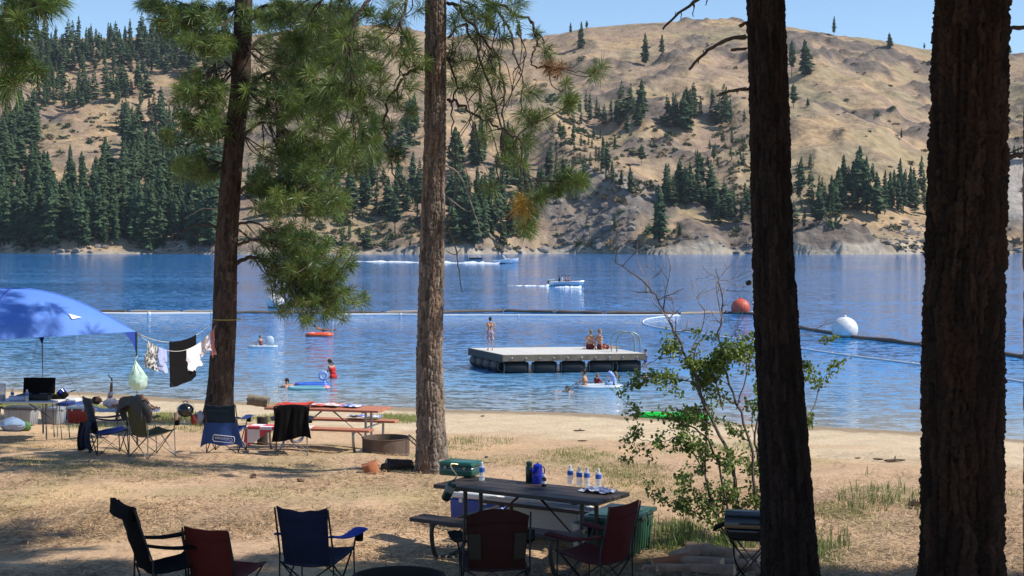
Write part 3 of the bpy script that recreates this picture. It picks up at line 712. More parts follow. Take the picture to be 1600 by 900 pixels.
# ---- the middle pine
Y2 = 22.6
b2 = at(676, 728, Y2); p2 = thing('pine_tree', 'straight sunlit pine with flaking grey-brown bark beside the fire ring', 'tree', (b2.x, Y2, gz(b2.x, Y2)))
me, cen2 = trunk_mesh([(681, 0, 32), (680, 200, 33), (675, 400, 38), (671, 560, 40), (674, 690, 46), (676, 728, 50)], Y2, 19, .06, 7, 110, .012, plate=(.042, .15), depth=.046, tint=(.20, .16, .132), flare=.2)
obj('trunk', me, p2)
B2 = [([(666, 108), (640, 108), (624, 131), (601, 178), (603, 224), (620, 276), (655, 308)], .03, [(612, 152), (596, 186), (622, 240), (640, 172), (586, 214)], .3),
 ([(667, -20), (634, 0), (629, 61), (627, 112), (606, 140)], .03, [(610, 77), (587, 107), (640, 60), (600, 40), (650, 100), (585, 60), (622, 30), (575, 20), (645, 135), (600, 125), (560, 75), (632, 85), (615, 5)], -.5),
 ([(667, -40), (600, -20), (560, 20), (548, 90), (555, 200), (552, 255)], .035, [(559, 145), (540, 110), (512, 187), (554, 234), (556, 266), (530, 210), (575, 175), (512, 135), (535, 60), (520, 100), (560, 110), (590, 150), (540, 160), (500, 160), (570, 215), (525, 240), (585, 245), (550, 30)], -.8),
 ([(668, -50), (560, -30), (500, 0), (470, 60), (455, 120)], .03, [(470, 80), (450, 120), (490, 40), (440, 30), (520, 20), (470, 15), (420, 60), (500, 70), (450, 60), (480, 110), (430, 100), (520, 50), (540, 15)], .6),
 ([(698, 4), (720, 16), (760, 69), (772, 80), (784, 120), (787, 187), (785, 235)], .03, [(747, 56), (773, 88), (757, 107), (771, 157), (760, 184), (757, 211), (741, 27)], .2),
 ([(700, -30), (765, 3), (819, 27), (836, 43), (839, 67), (829, 99), (853, 105), (877, 109), (918, 116)], .026, [(940, 104), (855, 84), (867, 107, 2), (888, 150), (813, 3)], -.4),
 ([(700, -40), (776, 16), (795, 48), (805, 88), (819, 128), (813, 171), (825, 190)], .024, [(832, 144), (832, 187), (893, 160), (800, 20), (770, 10), (850, 180)], -.7),
 ([(700, 156), (712, 160), (740, 180), (780, 200), (811, 219), (817, 262), (826, 305)], .026, [(814, 253), (826, 219), (904, 281), (867, 296), (842, 309), (814, 324, 1), (835, 331), (826, 356), (880, 275)], -.5),
 ([(699, 60), (730, 40), (760, 120), (783, 200), (780, 262), (776, 303), (783, 349), (804, 371)], .022, [(822, 352), (764, 292), (800, 235)], .4),
 ([(699, 90), (712, 130), (705, 180), (712, 240), (735, 262)], .02, [(712, 101), (708, 130), (722, 60), (735, 95), (718, 20)], .5),
 ([(700, -10), (730, 5), (750, 60), (742, 120), (760, 160)], .022, [(735, 12), (760, 30), (790, 60), (780, 130), (745, 130)], -.3)]
for i, (pth, r0, tf, dy) in enumerate(B2):
    bough(p2, pth, r0, tf, Y2-.05, 140+i, L=.28, n=170, w=.0045, depth=.35, dy=dy*1.5, twig=.006, gnarl=.022)
q = random.Random(9)
for i, (pth, r0, r1) in enumerate([([(697, 352), (711, 384), (716, 415), (722, 458)], .016, .005), ([(711, 374), (726, 384), (731, 408)], .011, .005), ([(696, 258), (720, 275), (742, 334), (752, 366)], .014, .005), ([(664, 146), (648, 138), (622, 140)], .014, .005), ([(697, 307), (712, 318), (731, 331)], .012, .005),
     ([(696, 270), (715, 268), (745, 266)], .008, .003), ([(700, 230), (712, 262), (706, 330), (702, 356)], .012, .008), ([(698, 340), (706, 342)], .012, .008), ([(697, 392), (712, 398), (722, 385)], .008, .004), ([(722, 240), (735, 300), (722, 320), (716, 350)], .008, .003), ([(742, 190), (750, 240), (762, 270)], .009, .004), ([(770, 210), (778, 250), (760, 275)], .008, .004)]):
    stub(p2, pth, r0, r1, Y2-.15-.2*(i % 3), seed=i, mat=DEAD if i in (2, 3, 4, 5) else None)
# extra contorted hanging twigs on the right side
for i in range(14):
    x = q.uniform(700, 830); y = q.uniform(10, 180); P = [(x, y)]
    for k in range(4): x += q.uniform(-22, 22); y += q.uniform(15, 45); P.append((x, y))
    stub(p2, P, .011, .004, Y2-.3+q.uniform(-.5, .5), seed=i)
crown_top(p2, cen2, 10.4, 19, 3.0, 18, 420, 170, L=.32, n=60, w=.014); under(p2)

# ---- the two dark pines on the right
Y3 = 13.0
b3 = at(1238, 980, Y3); p3 = thing('pine_tree', 'dark leaning pine trunk with short dead side branches, beside the leafy shrub', 'tree', (b3.x, Y3, gz(b3.x, Y3)))
me, cen3 = trunk_mesh([(1196, 0, 58), (1203, 200, 61), (1208, 400, 63), (1219, 600, 72), (1228, 760, 80), (1235, 900, 88), (1239, 990, 100)], Y3, 19, .06, 13, 150, .010, plate=(.05, .22), depth=.040, tint=(.022, .016, .013))  # bark tint set below natural, with the trunk's deep shade in it
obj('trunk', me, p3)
for i, (pth, r0, r1) in enumerate([([(1168, 58), (1140, 60), (1107, 78), (1075, 110)], .022, .010), ([(1168, 35), (1155, 40)], .018, .016), ([(1168, 75), (1144, 78)], .017, .014), ([(1168, 139), (1145, 141), (1120, 149)], .018, .008), ([(1130, -30), (1090, -2), (1060, 22), (1035, 46)], .018, .009), ([(1226, 143), (1232, 143)], .02, .014), ([(1168, 442), (1172, 441)], .02, .016), ([(1085, 2), (1083, 25)], .006, .004), ([(1064, 20), (1064, 32)], .005, .003), ([(1107, -8), (1103, 9)], .006, .004)]):
    stub(p3, pth, r0, r1, Y3, seed=i, knob=3 if i in (0, 3, 4) else 0)
crown_top(p3, cen3, 10.8, 18, 2.7, 20, 1250, 270, n=70, w=.02); under(p3)
Y4 = 12.0
b4 = at(1503, 1010, Y4); p4 = thing('pine_tree', 'thickest dark pine trunk with sun-flecked red-brown bark near the right edge', 'tree', (b4.x, Y4, gz(b4.x, Y4)))
me, cen4 = trunk_mesh([(1520, 0, 110), (1514, 200, 115), (1507, 450, 119), (1504, 700, 122), (1503, 900, 126), (1503, 1020, 140)], Y4, 20, .07, 23, 200, .009, plate=(.075, .34), depth=.075, tint=(.030, .019, .013))  # this bark colour too is darkened to hold the trunk's shade
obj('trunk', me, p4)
for i, (pth, r0, r1) in enumerate([([(1566, 46), (1590, 43), (1630, 42)], .02, .016), ([(1562, 250), (1575, 246), (1610, 238), (1650, 225)], .028, .016), ([(1572, 242), (1590, 234), (1615, 226)], .008, .004)]):
    stub(p4, pth, r0, r1, Y4, seed=i+30, knob=2)
crown_top(p4, cen4, 11.6, 20, 2.5, 20, 1250, 370, n=70, w=.02); under(p4)

# ---- pines standing outside the picture, whose crowns shade the near camp
def off_pine(x, y, r, z0, z1, rad, nl, nt, seed, label, n=70, w=.02):
    g0 = gz(x, y); t_ = thing('pine_tree', label, 'tree', (x, y, g0))
    xx = 800+F*x/y
    line = [(xx, 450+F*(CAM_Z-z)/y-74+0, 2*r*F/y*(1 if z > g0+.5 else 1.15)) for z in (g0+.1, g0+1.2, g0+4)]
    me, cen = trunk_mesh(line, y, z1+1, .06, seed, 90, .03, plate=(.06, .18), depth=.025, tint=(.17, .11, .08), flare=.5)
    obj('trunk', me, t_); crown_top(t_, cen, z0, z1, rad, nl, nt, seed, L=.36, n=n, w=w); under(t_); return t_
off_pine(3.36, 9.0, .22, 9.4, 16, 2.6, 24, 1500, 500, 'dark pine whose base just enters at the right edge')
off_pine(7.9, 11.7, .25, 8.6, 17.5, 2.4, 26, 1900, 540, 'tall shade pine standing off to the right of the near camp')
off_pine(12.0, 11.8, .25, 8.0, 18, 2.6, 22, 1150, 580, 'full-crowned shade pine farther off to the right')
off_pine(16.4, 11.4, .25, 8.6, 19, 2.7, 22, 1300, 620, 'shade pine farthest off to the right')
# ---- bough of a pine left of the picture
pl = thing('pine_tree', 'pine at the left edge with a bough of long dark needles hanging in', 'tree', (-8.2, 17.5, gz(-8.2, 17.5)))
me, cenl = trunk_mesh([(-278, 0, 40), (-278, 450, 44), (-278, 820, 52)], 17.5, 15, .05, 31, 70, .05); obj('trunk', me, pl)
bough(pl, [(-260, -60), (-120, -20), (-30, 30), (20, 60), (55, 105)], .03, [(8, 70), (22, 108), (58, 112), (40, 45), (5, 150), (12, 130), (30, 85), (0, 40), (25, 20)], 17.4, 700, L=.27, n=190, w=.005, depth=.3)
bough(pl, [(-260, -90), (-100, -60), (0, -15), (50, 5), (85, 8)], .03, [(82, 10), (60, 18), (45, 5), (20, 0), (65, -8), (95, 0), (30, 30)], 17.2, 710, L=.27, n=190, w=.005, depth=.3)
under(pl)

# ================================================================== SHRUB, GRASS, LITTER
LEAF = vcol_mat('shrub_leaf', rough=.5, spec=.4, trans=.3)
STEM = M('shrub_stem', (.16, .125, .10), (.08, .06, .05), 20, .9)
STEMG = M('shrub_bare_stem', (.42, .37, .32), (.26, .22, .19), 20, .9)
YS = 16.2
sb = at(1165, 860, YS); sh = thing('leafy_shrub', 'tall thin-stemmed shrub with small green leaves and bare grey tips', 'shrub', (sb.x, YS, gz(sb.x, YS)))
lp, ln_ = [], []
def shrub_stem(path, r0, leafy, seed, bare=False, dens=1.0, dy=0.0):
    q = random.Random(seed); pts = [at(x, y, YS+dy*i/len(path)+q.gauss(0, .03)) for i, (x, y) in enumerate(path)]
    sp, rr = spline(pts, 6, [r0*(1-.8*i/(len(pts)-1)) for i in range(len(pts))]); mb = MB()
    sp = [p+Vector((q.gauss(0, .008), q.gauss(0, .008), q.gauss(0, .008))) for p in sp]; mb.tube(sp, rr, 6)
    def twigs(p, d, L, r, lev):
        pp = [p]; dd = d.normalized()
        for k in range(4):
            dd = (dd+Vector((q.gauss(0, .22), q.gauss(0, .3), q.gauss(.03, .2)))).normalized(); pp.append(pp[-1]+dd*L/4)
        mb.tube(pp, [r*(1-.17*k) for k in range(5)], 4)
        if lev > 0:
            for k in (1, 2, 3, 4):
                if q.random() < .75: twigs(pp[k], dd+Vector((q.gauss(0, .8), q.gauss(0, .8), q.gauss(.1, .6))), L*q.uniform(.35, .6), r*.6, lev-1)
        if leafy(pp[-1]):
            for k in range(int(q.uniform(16, 28)*dens)):
                b_ = pp[q.randint(1, 4)]+Vector((q.gauss(0, .03), q.gauss(0, .035), q.gauss(0, .03))); lp.append(b_)
    for i in range(4, len(sp), 2):
        if q.random() < .8:
            t_ = (sp[i]-sp[i-1]).normalized(); twigs(sp[i], t_*.5+Vector((q.gauss(0, .9), q.gauss(0, .7), q.gauss(.25, .5))), q.uniform(.2, .5)*(1 if not bare else .7), rr[i]*.55+.0015, 1)
    return mb.build('stem', STEMG if bare else STEM, sh)
lf = lambda p: (p.z < at(0, 530, YS).z + rnd.uniform(-.2, .18)) and not (p.x < at(1035, 600, YS).x and p.z > at(0, 578, YS).z) and p.x > at(968, 600, YS).x+rnd.uniform(-.1, .15)
shrub_stem([(1172, 870), (1150, 780), (1143, 720), (1105, 640), (1075, 560), (1045, 500), (1020, 455), (985, 425), (955, 405)], .026, lf, 1, dens=1.1)
shrub_stem([(1168, 868), (1140, 800), (1110, 690), (1060, 660), (1020, 650), (985, 640)], .016, lf, 2, dens=1.2)
shrub_stem([(1176, 868), (1180, 780), (1172, 690), (1140, 600), (1125, 530), (1130, 470), (1118, 420)], .022, lf, 3, dens=1.0)
shrub_stem([(1180, 866), (1190, 760), (1180, 680), (1195, 600), (1215, 540), (1262, 520)], .02, lf, 4, dens=1.2, dy=1.2)
shrub_stem([(1178, 866), (1200, 760), (1240, 690), (1268, 640), (1285, 590)], .016, lf, 5, dens=1.3, dy=1.4)
shrub_stem([(1160, 866), (1120, 800), (1100, 740), (1070, 690), (1030, 690), (995, 685)], .014, lf, 6, dens=1.0)
shrub_stem([(1155, 868), (1125, 830), (1085, 800), (1060, 780)], .012, lf, 7, dens=1.3)
shrub_stem([(1165, 866), (1110, 790), (1100, 650), (1085, 600), (1030, 590), (980, 590)], .015, lf, 8, dens=1.3)
shrub_stem([(1130, 640), (1110, 580), (1075, 560), (1035, 560), (1000, 575)], .012, lf, 9, dens=1.3)
shrub_stem([(1128, 500), (1122, 440), (1160, 448), (1178, 440)], .008, lambda p: False, 10, bare=True)
shrub_stem([(1045, 500), (1020, 470), (1008, 430), (1004, 395)], .008, lambda p: False, 11, bare=True)
shrub_stem([(1075, 560), (1100, 500), (1090, 465), (1110, 455)], .008, lambda p: False, 12, bare=True)
shrub_stem([(1150, 640), (1170, 560), (1150, 520), (1165, 490)], .009, lf, 13, dens=1.2)
shrub_stem([(1110, 640), (1090, 600), (1120, 560), (1150, 540)], .010, lf, 14, dens=1.5)
lp = [p for p in lp if not (YS-.5 < p.y < YS+2.5 and p.z < gz(p.x, p.y)+.05)]
N = len(lp); P = np.array([p[:] for p in lp]); D = rng.normal(size=(N, 3)); D[:, 2] -= .25; D /= np.linalg.norm(D, axis=1)[:, None]; S = np.cross(D, rng.normal(size=(N, 3))); S /= np.linalg.norm(S, axis=1)[:, None]
Ln = rng.uniform(.030, .058, (N, 1)); U_ = np.cross(D, S)*.16*Ln
V = np.stack([P, P+D*Ln*.4+S*Ln*.36+U_, P+D*Ln*.8+S*Ln*.24+U_, P+D*Ln, P+D*Ln*.8-S*Ln*.24+U_, P+D*Ln*.4-S*Ln*.36+U_], 1).reshape(-1, 3); I = np.arange(N)*6
Fq = np.concatenate([np.stack([I, I+1, I+2, I+3], -1), np.stack([I, I+3, I+4, I+5], -1)]); mx_ = rng.uniform(0, 1, (N, 1))
c = (np.array([.10, .17, .035])*(1-mx_)+np.array([.25, .31, .07])*mx_)*rng.uniform(.8, 1.2, (N, 1))
o = obj('leaves', mesh_np('leaves', V, Fq, LEAF, False, np.repeat(c, 6, 0)), sh); o['kind'] = 'stuff'; under(sh)

def blades(name, X, Y, h, n, spread, w, colA, colB, label, cat, lean=.35):
    Zg = gzs(X, Y); K = len(X); ix = np.repeat(np.arange(K), n); N = len(ix)
    a = rng.uniform(0, 2*np.pi, N); r = np.abs(rng.normal(0, spread, N)); bx = X[ix]+r*np.cos(a); by = Y[ix]+r*np.sin(a)*.9
    bz = gzs(bx, by)-.01; H = h[ix]*rng.uniform(.5, 1.15, N); la = rng.uniform(0, 2*np.pi, N); ll = H*np.abs(rng.normal(0, lean, N))
    sx = -np.sin(la)*w; sy = np.cos(la)*w; B = np.stack([bx, by, bz], -1)
    mid = B+np.stack([np.cos(la)*ll*.35, np.sin(la)*ll*.35, H*.6], -1); tip = B+np.stack([np.cos(la)*ll, np.sin(la)*ll, H], -1); S = np.stack([sx, sy, 0*sx], -1)
    V = np.stack([B-S, B+S, mid+S*.7, tip, mid-S*.7], 1).reshape(-1, 3); I = np.arange(N)*5
    me = mesh_np(name, V, np.concatenate([np.stack([I, I+1, I+2, I+4], -1), np.stack([I+4, I+2, I+3, I+3], -1)])[:N], GRM, False, None) if False else None
    Ft = np.concatenate([np.stack([I, I+1, I+2], -1), np.stack([I, I+2, I+4], -1), np.stack([I+4, I+2, I+3], -1)])
    mm = rng.uniform(0, 1, (N, 1)); c = (colA*(1-mm)+colB*mm)*rng.uniform(.8, 1.15, (N, 1))
    o = obj(name, mesh_np(name, V, Ft, GRM, False, np.repeat(c, 5, 0))); tag(o, label, cat, kind='stuff')
GRM = vcol_mat('grass_blade', rough=.6, spec=.3, trans=.3)
ok = GOK & ((shoreY(GX)-GY) > 3)
X = GX[ok]; Yv = GY[ok]; s = GS[ok]
blades('grass', X, Yv, (Yv > 29)*.06+.03+.05*s*rng.uniform(.4, 1, len(s)), 9, .13, .005, np.array([.19, .25, .06]), np.array([.40, .38, .15]), 'short green grass growing in patches on the campground', 'grass')
# taller weeds by the shrub and on the right
wx = np.concatenate([rng.normal(1060, 22, 50), rng.normal(1290, 14, 26), rng.normal(1375, 30, 34), rng.normal(700, 10, 10), rng.normal(650, 8, 6), rng.normal(1130, 30, 40)]); wy = np.concatenate([rng.normal(845, 14, 50), rng.normal(862, 14, 26), rng.normal(785, 12, 34), rng.normal(728, 3, 10), rng.normal(735, 3, 6), rng.normal(862, 8, 40)])
X, Yv, ok = gps(wx, wy); blades('weeds', X[ok], Yv[ok], np.full(ok.sum(), .22), 7, .07, .006, np.array([.09, .16, .035]), np.array([.22, .26, .09]), 'taller green weeds around the shrub and the right-hand trunks', 'weeds', lean=.5)
# dry litter: fallen needles and bleached grass lying on the ground
N = 95000; lx = rng.uniform(-60, 1660, N); ly = 690+rng.uniform(0, 1, N)**.8*230; X, Yv, ok = gps(lx, ly)
keep = ok & (fbm(X*.5, Yv*.5, 3, 3)+rng.uniform(-.15, .15, N) > .38) & ((shoreY(X)-Yv) > 14); X = X[keep]; Yv = Yv[keep]; N = len(X)
a = rng.uniform(0, np.pi, N); L_ = rng.uniform(.03, .10, N); w_ = rng.uniform(.002, .0062, N); z = gzs(X, Yv)+rng.uniform(.012, .045, N); dx = np.cos(a)*L_; dyv = np.sin(a)*L_
P = np.stack([X, Yv, z], -1); Dv = np.stack([dx, dyv, rng.uniform(-.01, .012, N)], -1); S = np.stack([-np.sin(a)*w_, np.cos(a)*w_, 0*a], -1)
V = np.stack([P-Dv-S, P-Dv+S, P+Dv+S, P+Dv-S], 1).reshape(-1, 3); I = np.arange(N)*4
c = np.array([.54, .395, .235])*np.where(rng.uniform(size=(N, 1)) < .3, rng.uniform(.18, .5, (N, 1)), rng.uniform(.6, 1.45, (N, 1)))
o = obj('pine_litter', mesh_np('pine_litter', V, np.stack([I, I+1, I+2, I+3], -1), GRM, False, np.repeat(c, 4, 0))); tag(o, 'dry fallen pine needles and bleached grass strewn over the ground', 'litter', kind='stuff')
# ================================================================== CAMP FURNITURE
def fabric(name, c, c2=None, rough=.85): return M(name, c, c2 or tuple(v*.75 for v in c), 6, rough, bump=.25, bscale=120, spec=.25, contrast=.2)
FRAME_BLACK = M('black_steel', (.02, .02, .022), (.03, .03, .03), 10, .45, spec=.5)
FRAME_GREY = M('grey_steel', (.32, .31, .29), (.22, .21, .2), 14, .4, metal=.6)
F_NAVY = fabric('navy_cloth', (.012, .018, .045)); F_BLACK = M('black_cloth', (.008, .0075, .008), (.012, .012, .012), 6, .95, bump=.2, bscale=120, spec=.05); F_RED = fabric('red_cloth', (.085, .009, .008)); F_ORED = fabric('orange_red_cloth', (.13, .016, .008)); F_BLUE = fabric('blue_cloth', (.02, .045, .19)); F_ROYAL = fabric('royal_cloth', (.03, .06, .38))
F_OLIVE = fabric('olive_cloth', (.115, .098, .045)); F_BROWN = fabric('brown_cloth', (.040, .011, .007)); F_TAN = fabric('tan_cloth', (.045, .038, .027)); F_TEAL = fabric('dark_teal_cloth', (.018, .035, .055)); F_GREYJ = fabric('grey_jacket_cloth', (.075, .075, .07))
def px_ground(px_, Y):
    X = (px_-800)/F*Y; return (X, Y, gz(X, Y))
def camp_chair(label, loc, rz, back, seat=None, arm=None, frame=None, w=.54, d=.48, sh=.42, bh=.92, top='dip', arms=True, lean=.14, sidepanel=None, pillow=False, tube=.0095, low=False, group=None, cup=True):
    seat = seat or back; arm = arm or back; frame = frame or FRAME_BLACK
    t = thing('camp_chair', label, 'chair', loc, rz, group); hw = w/2; hd = d/2
    B = {(sx, sy): Vector((sx*hw*1.04, sy*hd*1.08, .012)) for sx in (-1, 1) for sy in (-1, 1)}
    U = {(sx, sy): Vector((sx*hw, sy*hd, sh+(.03 if sy > 0 else -.04))) for sx in (-1, 1) for sy in (-1, 1)}
    def leg(a, b):
        mb = MB(); mb.tube([a, b], tube, 8); mb.ell(a, (tube*1.7,)*2+(.012,), 8, 6); mb.build('leg', frame, t)
    for s in (-1, 1):
        leg(B[(-1, s)], U[(1, s)]); leg(B[(1, s)], U[(-1, s)]); leg(B[(s, -1)], U[(s, 1)]); leg(B[(s, 1)], U[(s, -1)])
    for s in (-1, 1):
        mb = MB(); mb.tube([B[(s, -1)], U[(s, -1)]+Vector((s*.008, -.01, .1)), (s*(hw+.004), -hd-lean*.9, bh-.01)], tube, 8); mb.build('back_post', frame, t)
        if arms:
            ah = sh+.20
            mb = MB(); mb.tube([B[(s, 1)], U[(s, 1)]+Vector((s*.01, 0, 0)), (s*(hw+.05), hd-.02, ah)], tube, 8); mb.build('arm_post', frame, t)
            mb = MB()
            def af(u, v, s=s, ah=ah):
                a = Vector((s*(hw+.012), -hd-lean*.35, ah+.03)); b = Vector((s*(hw+.05), hd+.08, ah)); p = a.lerp(b, u)
                wd = .035+.035*u; return p+Vector(((v-.5)*wd*2, 0, -.035*math.sin(math.pi*u)-.012*(v-.5)**2*4))
            mb.sheet(af, 8, 4, .014); ar = mb.build('armrest', arm, t)
            if cup and s > 0:
                mb = MB(); mb.torus((s*(hw+.06), hd+.02, ah-.005), .042, .006, 14, 6); mb.lathe([(.03, -.11), (.036, -.1), (.04, -.005)], 12, (s*(hw+.06), hd+.02, ah)); mb.build('cup_holder', F_BLACK, ar)
    mb = MB()
    def sf(u, v):
        x = (u-.5)*w*.98; y = -hd+.02+v*(d+.03); z = U[(1, -1)].z+(.07)*v
        return (x, y, z - .055*(1-(2*u-1)**2)*math.sin(math.pi*(.15+.7*v)) - .01*math.sin(math.pi*v)+.02*(float(fbm(np.array(u*4), np.array(v*4), 3, len(label)))-.5))
    mb.sheet(sf, 12, 10, .012); mb.build('seat', seat, t)
    bw = w*.97
    def bf(u, v):
        x = (u-.5)*bw*(1 - (.10*(1-v) if not low else 0)); y = -hd+.005-lean*v**1.0*.9 ; z = U[(1, -1)].z+.0+(bh-U[(1, -1)].z)*v
        bow = -.055*(1-(2*u-1)**2)*math.sin(math.pi*min(1, .2+.75*v))
        if top == 'dip': z -= .035*v**6*(1-(2*u-1)**2)**1.0 + .006*math.sin(u*17)*v**8
        elif top == 'round': z += .07*v**4*(1-abs(2*u-1)**2.5)-.05*v**4
        elif top == 'flat': z -= .012*v**6*(1-(2*u-1)**2)
        return (x, y+bow+.022*(float(fbm(np.array(u*3.5+len(label)), np.array(v*4.5), 3, len(label)))-.5), z+.008*(float(fbm(np.array(u*6), np.array(v*2), 2, 7))-.5))
    mb = MB(); mb.sheet(bf, 18, 16, .014); bk = mb.build('backrest', back, t)
    # seams
    mb = MB(); mb.tube([Vector(bf(.02+.96*i/14, .80))+Vector((0, -.0165, 0)) for i in range(15)], .004, 5); mb.build('seam', back, bk)
    if sidepanel:
        for s in (.12, .88):
            mb = MB(); mb.sheet(lambda u, v, s=s: Vector(bf(s+(u-.5)*.2, .18+.45*v))+Vector((0, -.017, 0)), 4, 8, .004); mb.build('mesh_panel', sidepanel, bk)
    if pillow:
        mb = MB(); mb.sheet(lambda u, v: Vector(bf(u*1.1-.05, .80+.2*v))+Vector((0, -.06-.05*(1-v), .02)), 10, 8, .05); mb.build('pillow', back, bk)
    return t
# near row, in the shade
camp_chair('black high-backed camp chair turned sideways, leftmost of the near row', px_ground(262, 13.7), R(-58), F_BLACK, bh=1.0, w=.52, lean=.20, pillow=True, top='flat', cup=False, arms=True)
camp_chair('low orange-red camp chair between the black and the dark blue ones', px_ground(352, 13.75), R(-24), F_ORED, bh=.78, w=.50, sh=.34, arms=False, top='flat', lean=.12, low=True)
camp_chair('dark navy camp chair with royal-blue armrests in the near row', px_ground(494, 13.75), R(-16), F_NAVY, arm=F_ROYAL, bh=.92, w=.52, top='dip', lean=.14)
camp_chair('big brown padded camp chair with tan side panels in front of the picnic table', px_ground(772, 13.75), R(6), F_BROWN, arm=F_BLACK, bh=.93, w=.60, top='round', sidepanel=F_TAN, lean=.12)
camp_chair('dark red camp chair facing left in front of the green tote', px_ground(930, 14.0), R(52), F_RED, bh=.93, w=.52, top='flat', lean=.12)
# second row, by the orange table
def gpv(x, y): p = gp(x, y); return (p.x, p.y, gz(p.x, p.y))
NAVY2 = camp_chair('navy camp chair turned sideways with dark clothes hung on it, by the red cooler', gpv(170, 711), R(-58), F_TEAL, seat=F_BLUE, arm=F_NAVY, bh=.98, w=.46, top='flat')
OLIV = camp_chair('olive camp chair with pale steel legs and a grey jacket over its back', gpv(238, 714), R(-38), F_OLIVE, arm=F_OLIVE, frame=FRAME_GREY, bh=1.0, w=.46, d=.52, top='round')
BLUE2 = camp_chair('blue camp chair with a logo flap hanging behind, in front of the leaning pine', gpv(354, 707), R(-6), F_TEAL, seat=F_BLUE, arm=F_BLUE, bh=.88, w=.54, top='dip')
BLK2 = camp_chair('camp chair with a black towel thrown over its back, by the orange table', gpv(456, 710), R(8), F_NAVY, frame=FRAME_GREY, bh=.88, w=.52, top='flat')
# flap with lettering on the blue chair
FLAP = fabric('blue_flap_cloth', (.035, .085, .26)); WHITE = M('white_print', (.75, .75, .75), (.68, .68, .68), 10, .6)
mb = MB()
def flf(u, v):
    return ((u-.5)*(.56+.20*v)+.02*v, -.33+.03*math.sin(u*9)*v-.02*v, .56-.36*v+.03*math.sin(u*7+1)*v - .10*v**2*abs(2*u-1)**3)
mb.sheet(flf, 20, 12, .006); fl = mb.build('cloth_flap', FLAP, BLUE2)
cu = bpy.data.curves.new('lettering', 'FONT'); cu.body = 'Coleman'; cu.size = .088; cu.align_x = 'CENTER'; cu.align_y = 'CENTER'; cu.extrude = .001
to = bpy.data.objects.new('tmp_text', cu); C.objects.link(to); bpy.context.view_layer.update()
me = bpy.data.meshes.new_from_object(to.evaluated_get(bpy.context.evaluated_depsgraph_get())); bpy.data.objects.remove(to); me.materials.append(WHITE)
lo = obj('lettering', me, fl, (.07, -.385, .29), (math.pi/2, math.pi+R(5), 0))
mb = MB(); pts = [(a*.19+math.copysign(.0, a), 0, b*.055) for a, b in [(-1, -.6), (-.9, -1), (.9, -1), (1, -.6), (1, .6), (.9, 1), (-.9, 1), (-1, .6), (-1, -.6)]]; mb.tube(pts, .006, 5, cap=False); mb.build('logo_border', WHITE, fl, loc=(.07, -.387, .29), rot=(0, R(5), 0))
# black towel over chair back
BT = M('black_towel_cloth', (.006, .0055, .006), (.010, .0095, .010), 6, .95, bump=.2, bscale=120, spec=.05)
tw = thing('towel', 'black bath towel draped over the back of the camp chair by the orange table', 'towel', BLK2.location, BLK2.rotation_euler.z)
mb = MB()
def btf(u, v):
    wv = .017*math.sin(u*15+v*2)+.010*math.sin(u*31); x = (u-.5)*(.60+.05*v)
    if v < .2: return (x, -.30+.6*(.2-v)*.5, .90-.2*(.2-v)-.03*abs(2*u-1)**2)
    f = (v-.2)/.8; return (x+.02*math.sin(f*4+u*3), -.385-.03*math.sin(f*3)+wv*min(1, f*4), .90-.56*f-.07*abs(2*u-1)**2.5-.05*f*math.sin(u*5))
mb.sheet(btf, 30, 24, .012); mb.build('towel_cloth', BT, tw)
# dark clothes on the navy chair
cl = thing('draped_clothes', 'dark navy clothes hanging off the back of the sideways camp chair', 'clothes', NAVY2.location, NAVY2.rotation_euler.z)
for k, (x0, z1, wd, ph) in enumerate([(-.16, .54, .36, 0), (.12, .60, .34, 2)]):
    mb = MB(); mb.sheet(lambda u, v: ((u-.5)*(wd+.1*v)+x0+.05*math.sin(v*3+ph), -.36-.05*math.sin(v*3)-.05*math.sin(u*8+ph)*v, z1-.42*v-.05*math.sin(u*6+ph)*v), 14, 12, .015); mb.build('garment', F_NAVY if k else F_BLACK, cl)
# grey jacket over the olive chair
jk = thing('jacket', 'dark grey jacket hung over the shoulders of the olive camp chair', 'jacket', OLIV.location, OLIV.rotation_euler.z)
mb = MB()
def jf(u, v):
    x = (u-.5)*.58; f = (v-.45)*2; z = 1.02-.07*abs(2*u-1)**2.2-(.26 if f < 0 else .13+.16*abs(2*u-1)**3)*abs(f)**1.3+.01*math.sin(u*14)*f
    return (x*(1+.06*abs(f)), -.40-.05*f+.012*math.sin(u*11+v*4), z)
mb.sheet(jf, 26, 12, .03); mb.build('jacket_body', F_GREYJ, jk)
for s in (-1, 1):
    mb = MB(); mb.tube([(s*.25, -.38, .95), (s*.31, -.36, .86), (s*.33, -.33, .74), (s*.31, -.30, .62)], [.06, .065, .058, .05], 10, smooth=4); mb.build('sleeve', F_GREYJ, jk)
# drink can in the olive chair's arm
def can(label, loc, c):
    t = thing('drink_can', label, 'can', loc); mb = MB(); mb.lathe([(.026, 0), (.033, .006), (.033, .108), (.027, .12), (.0, .118)], 16); mb.build('can_body', M('can_paint', c, tuple(v*.8 for v in c), 40, .35, metal=.3), t)
    mb = MB(); mb.torus((0, 0, .119), .026, .0025, 16, 5); mb.build('can_rim', FRAME_GREY, t); return t
bpy.context.view_layer.update()
cp = OLIV.matrix_world @ Vector((.30, .25, .60)); can('pink and white drink can standing on the olive chair arm', cp, (.75, .35, .33))

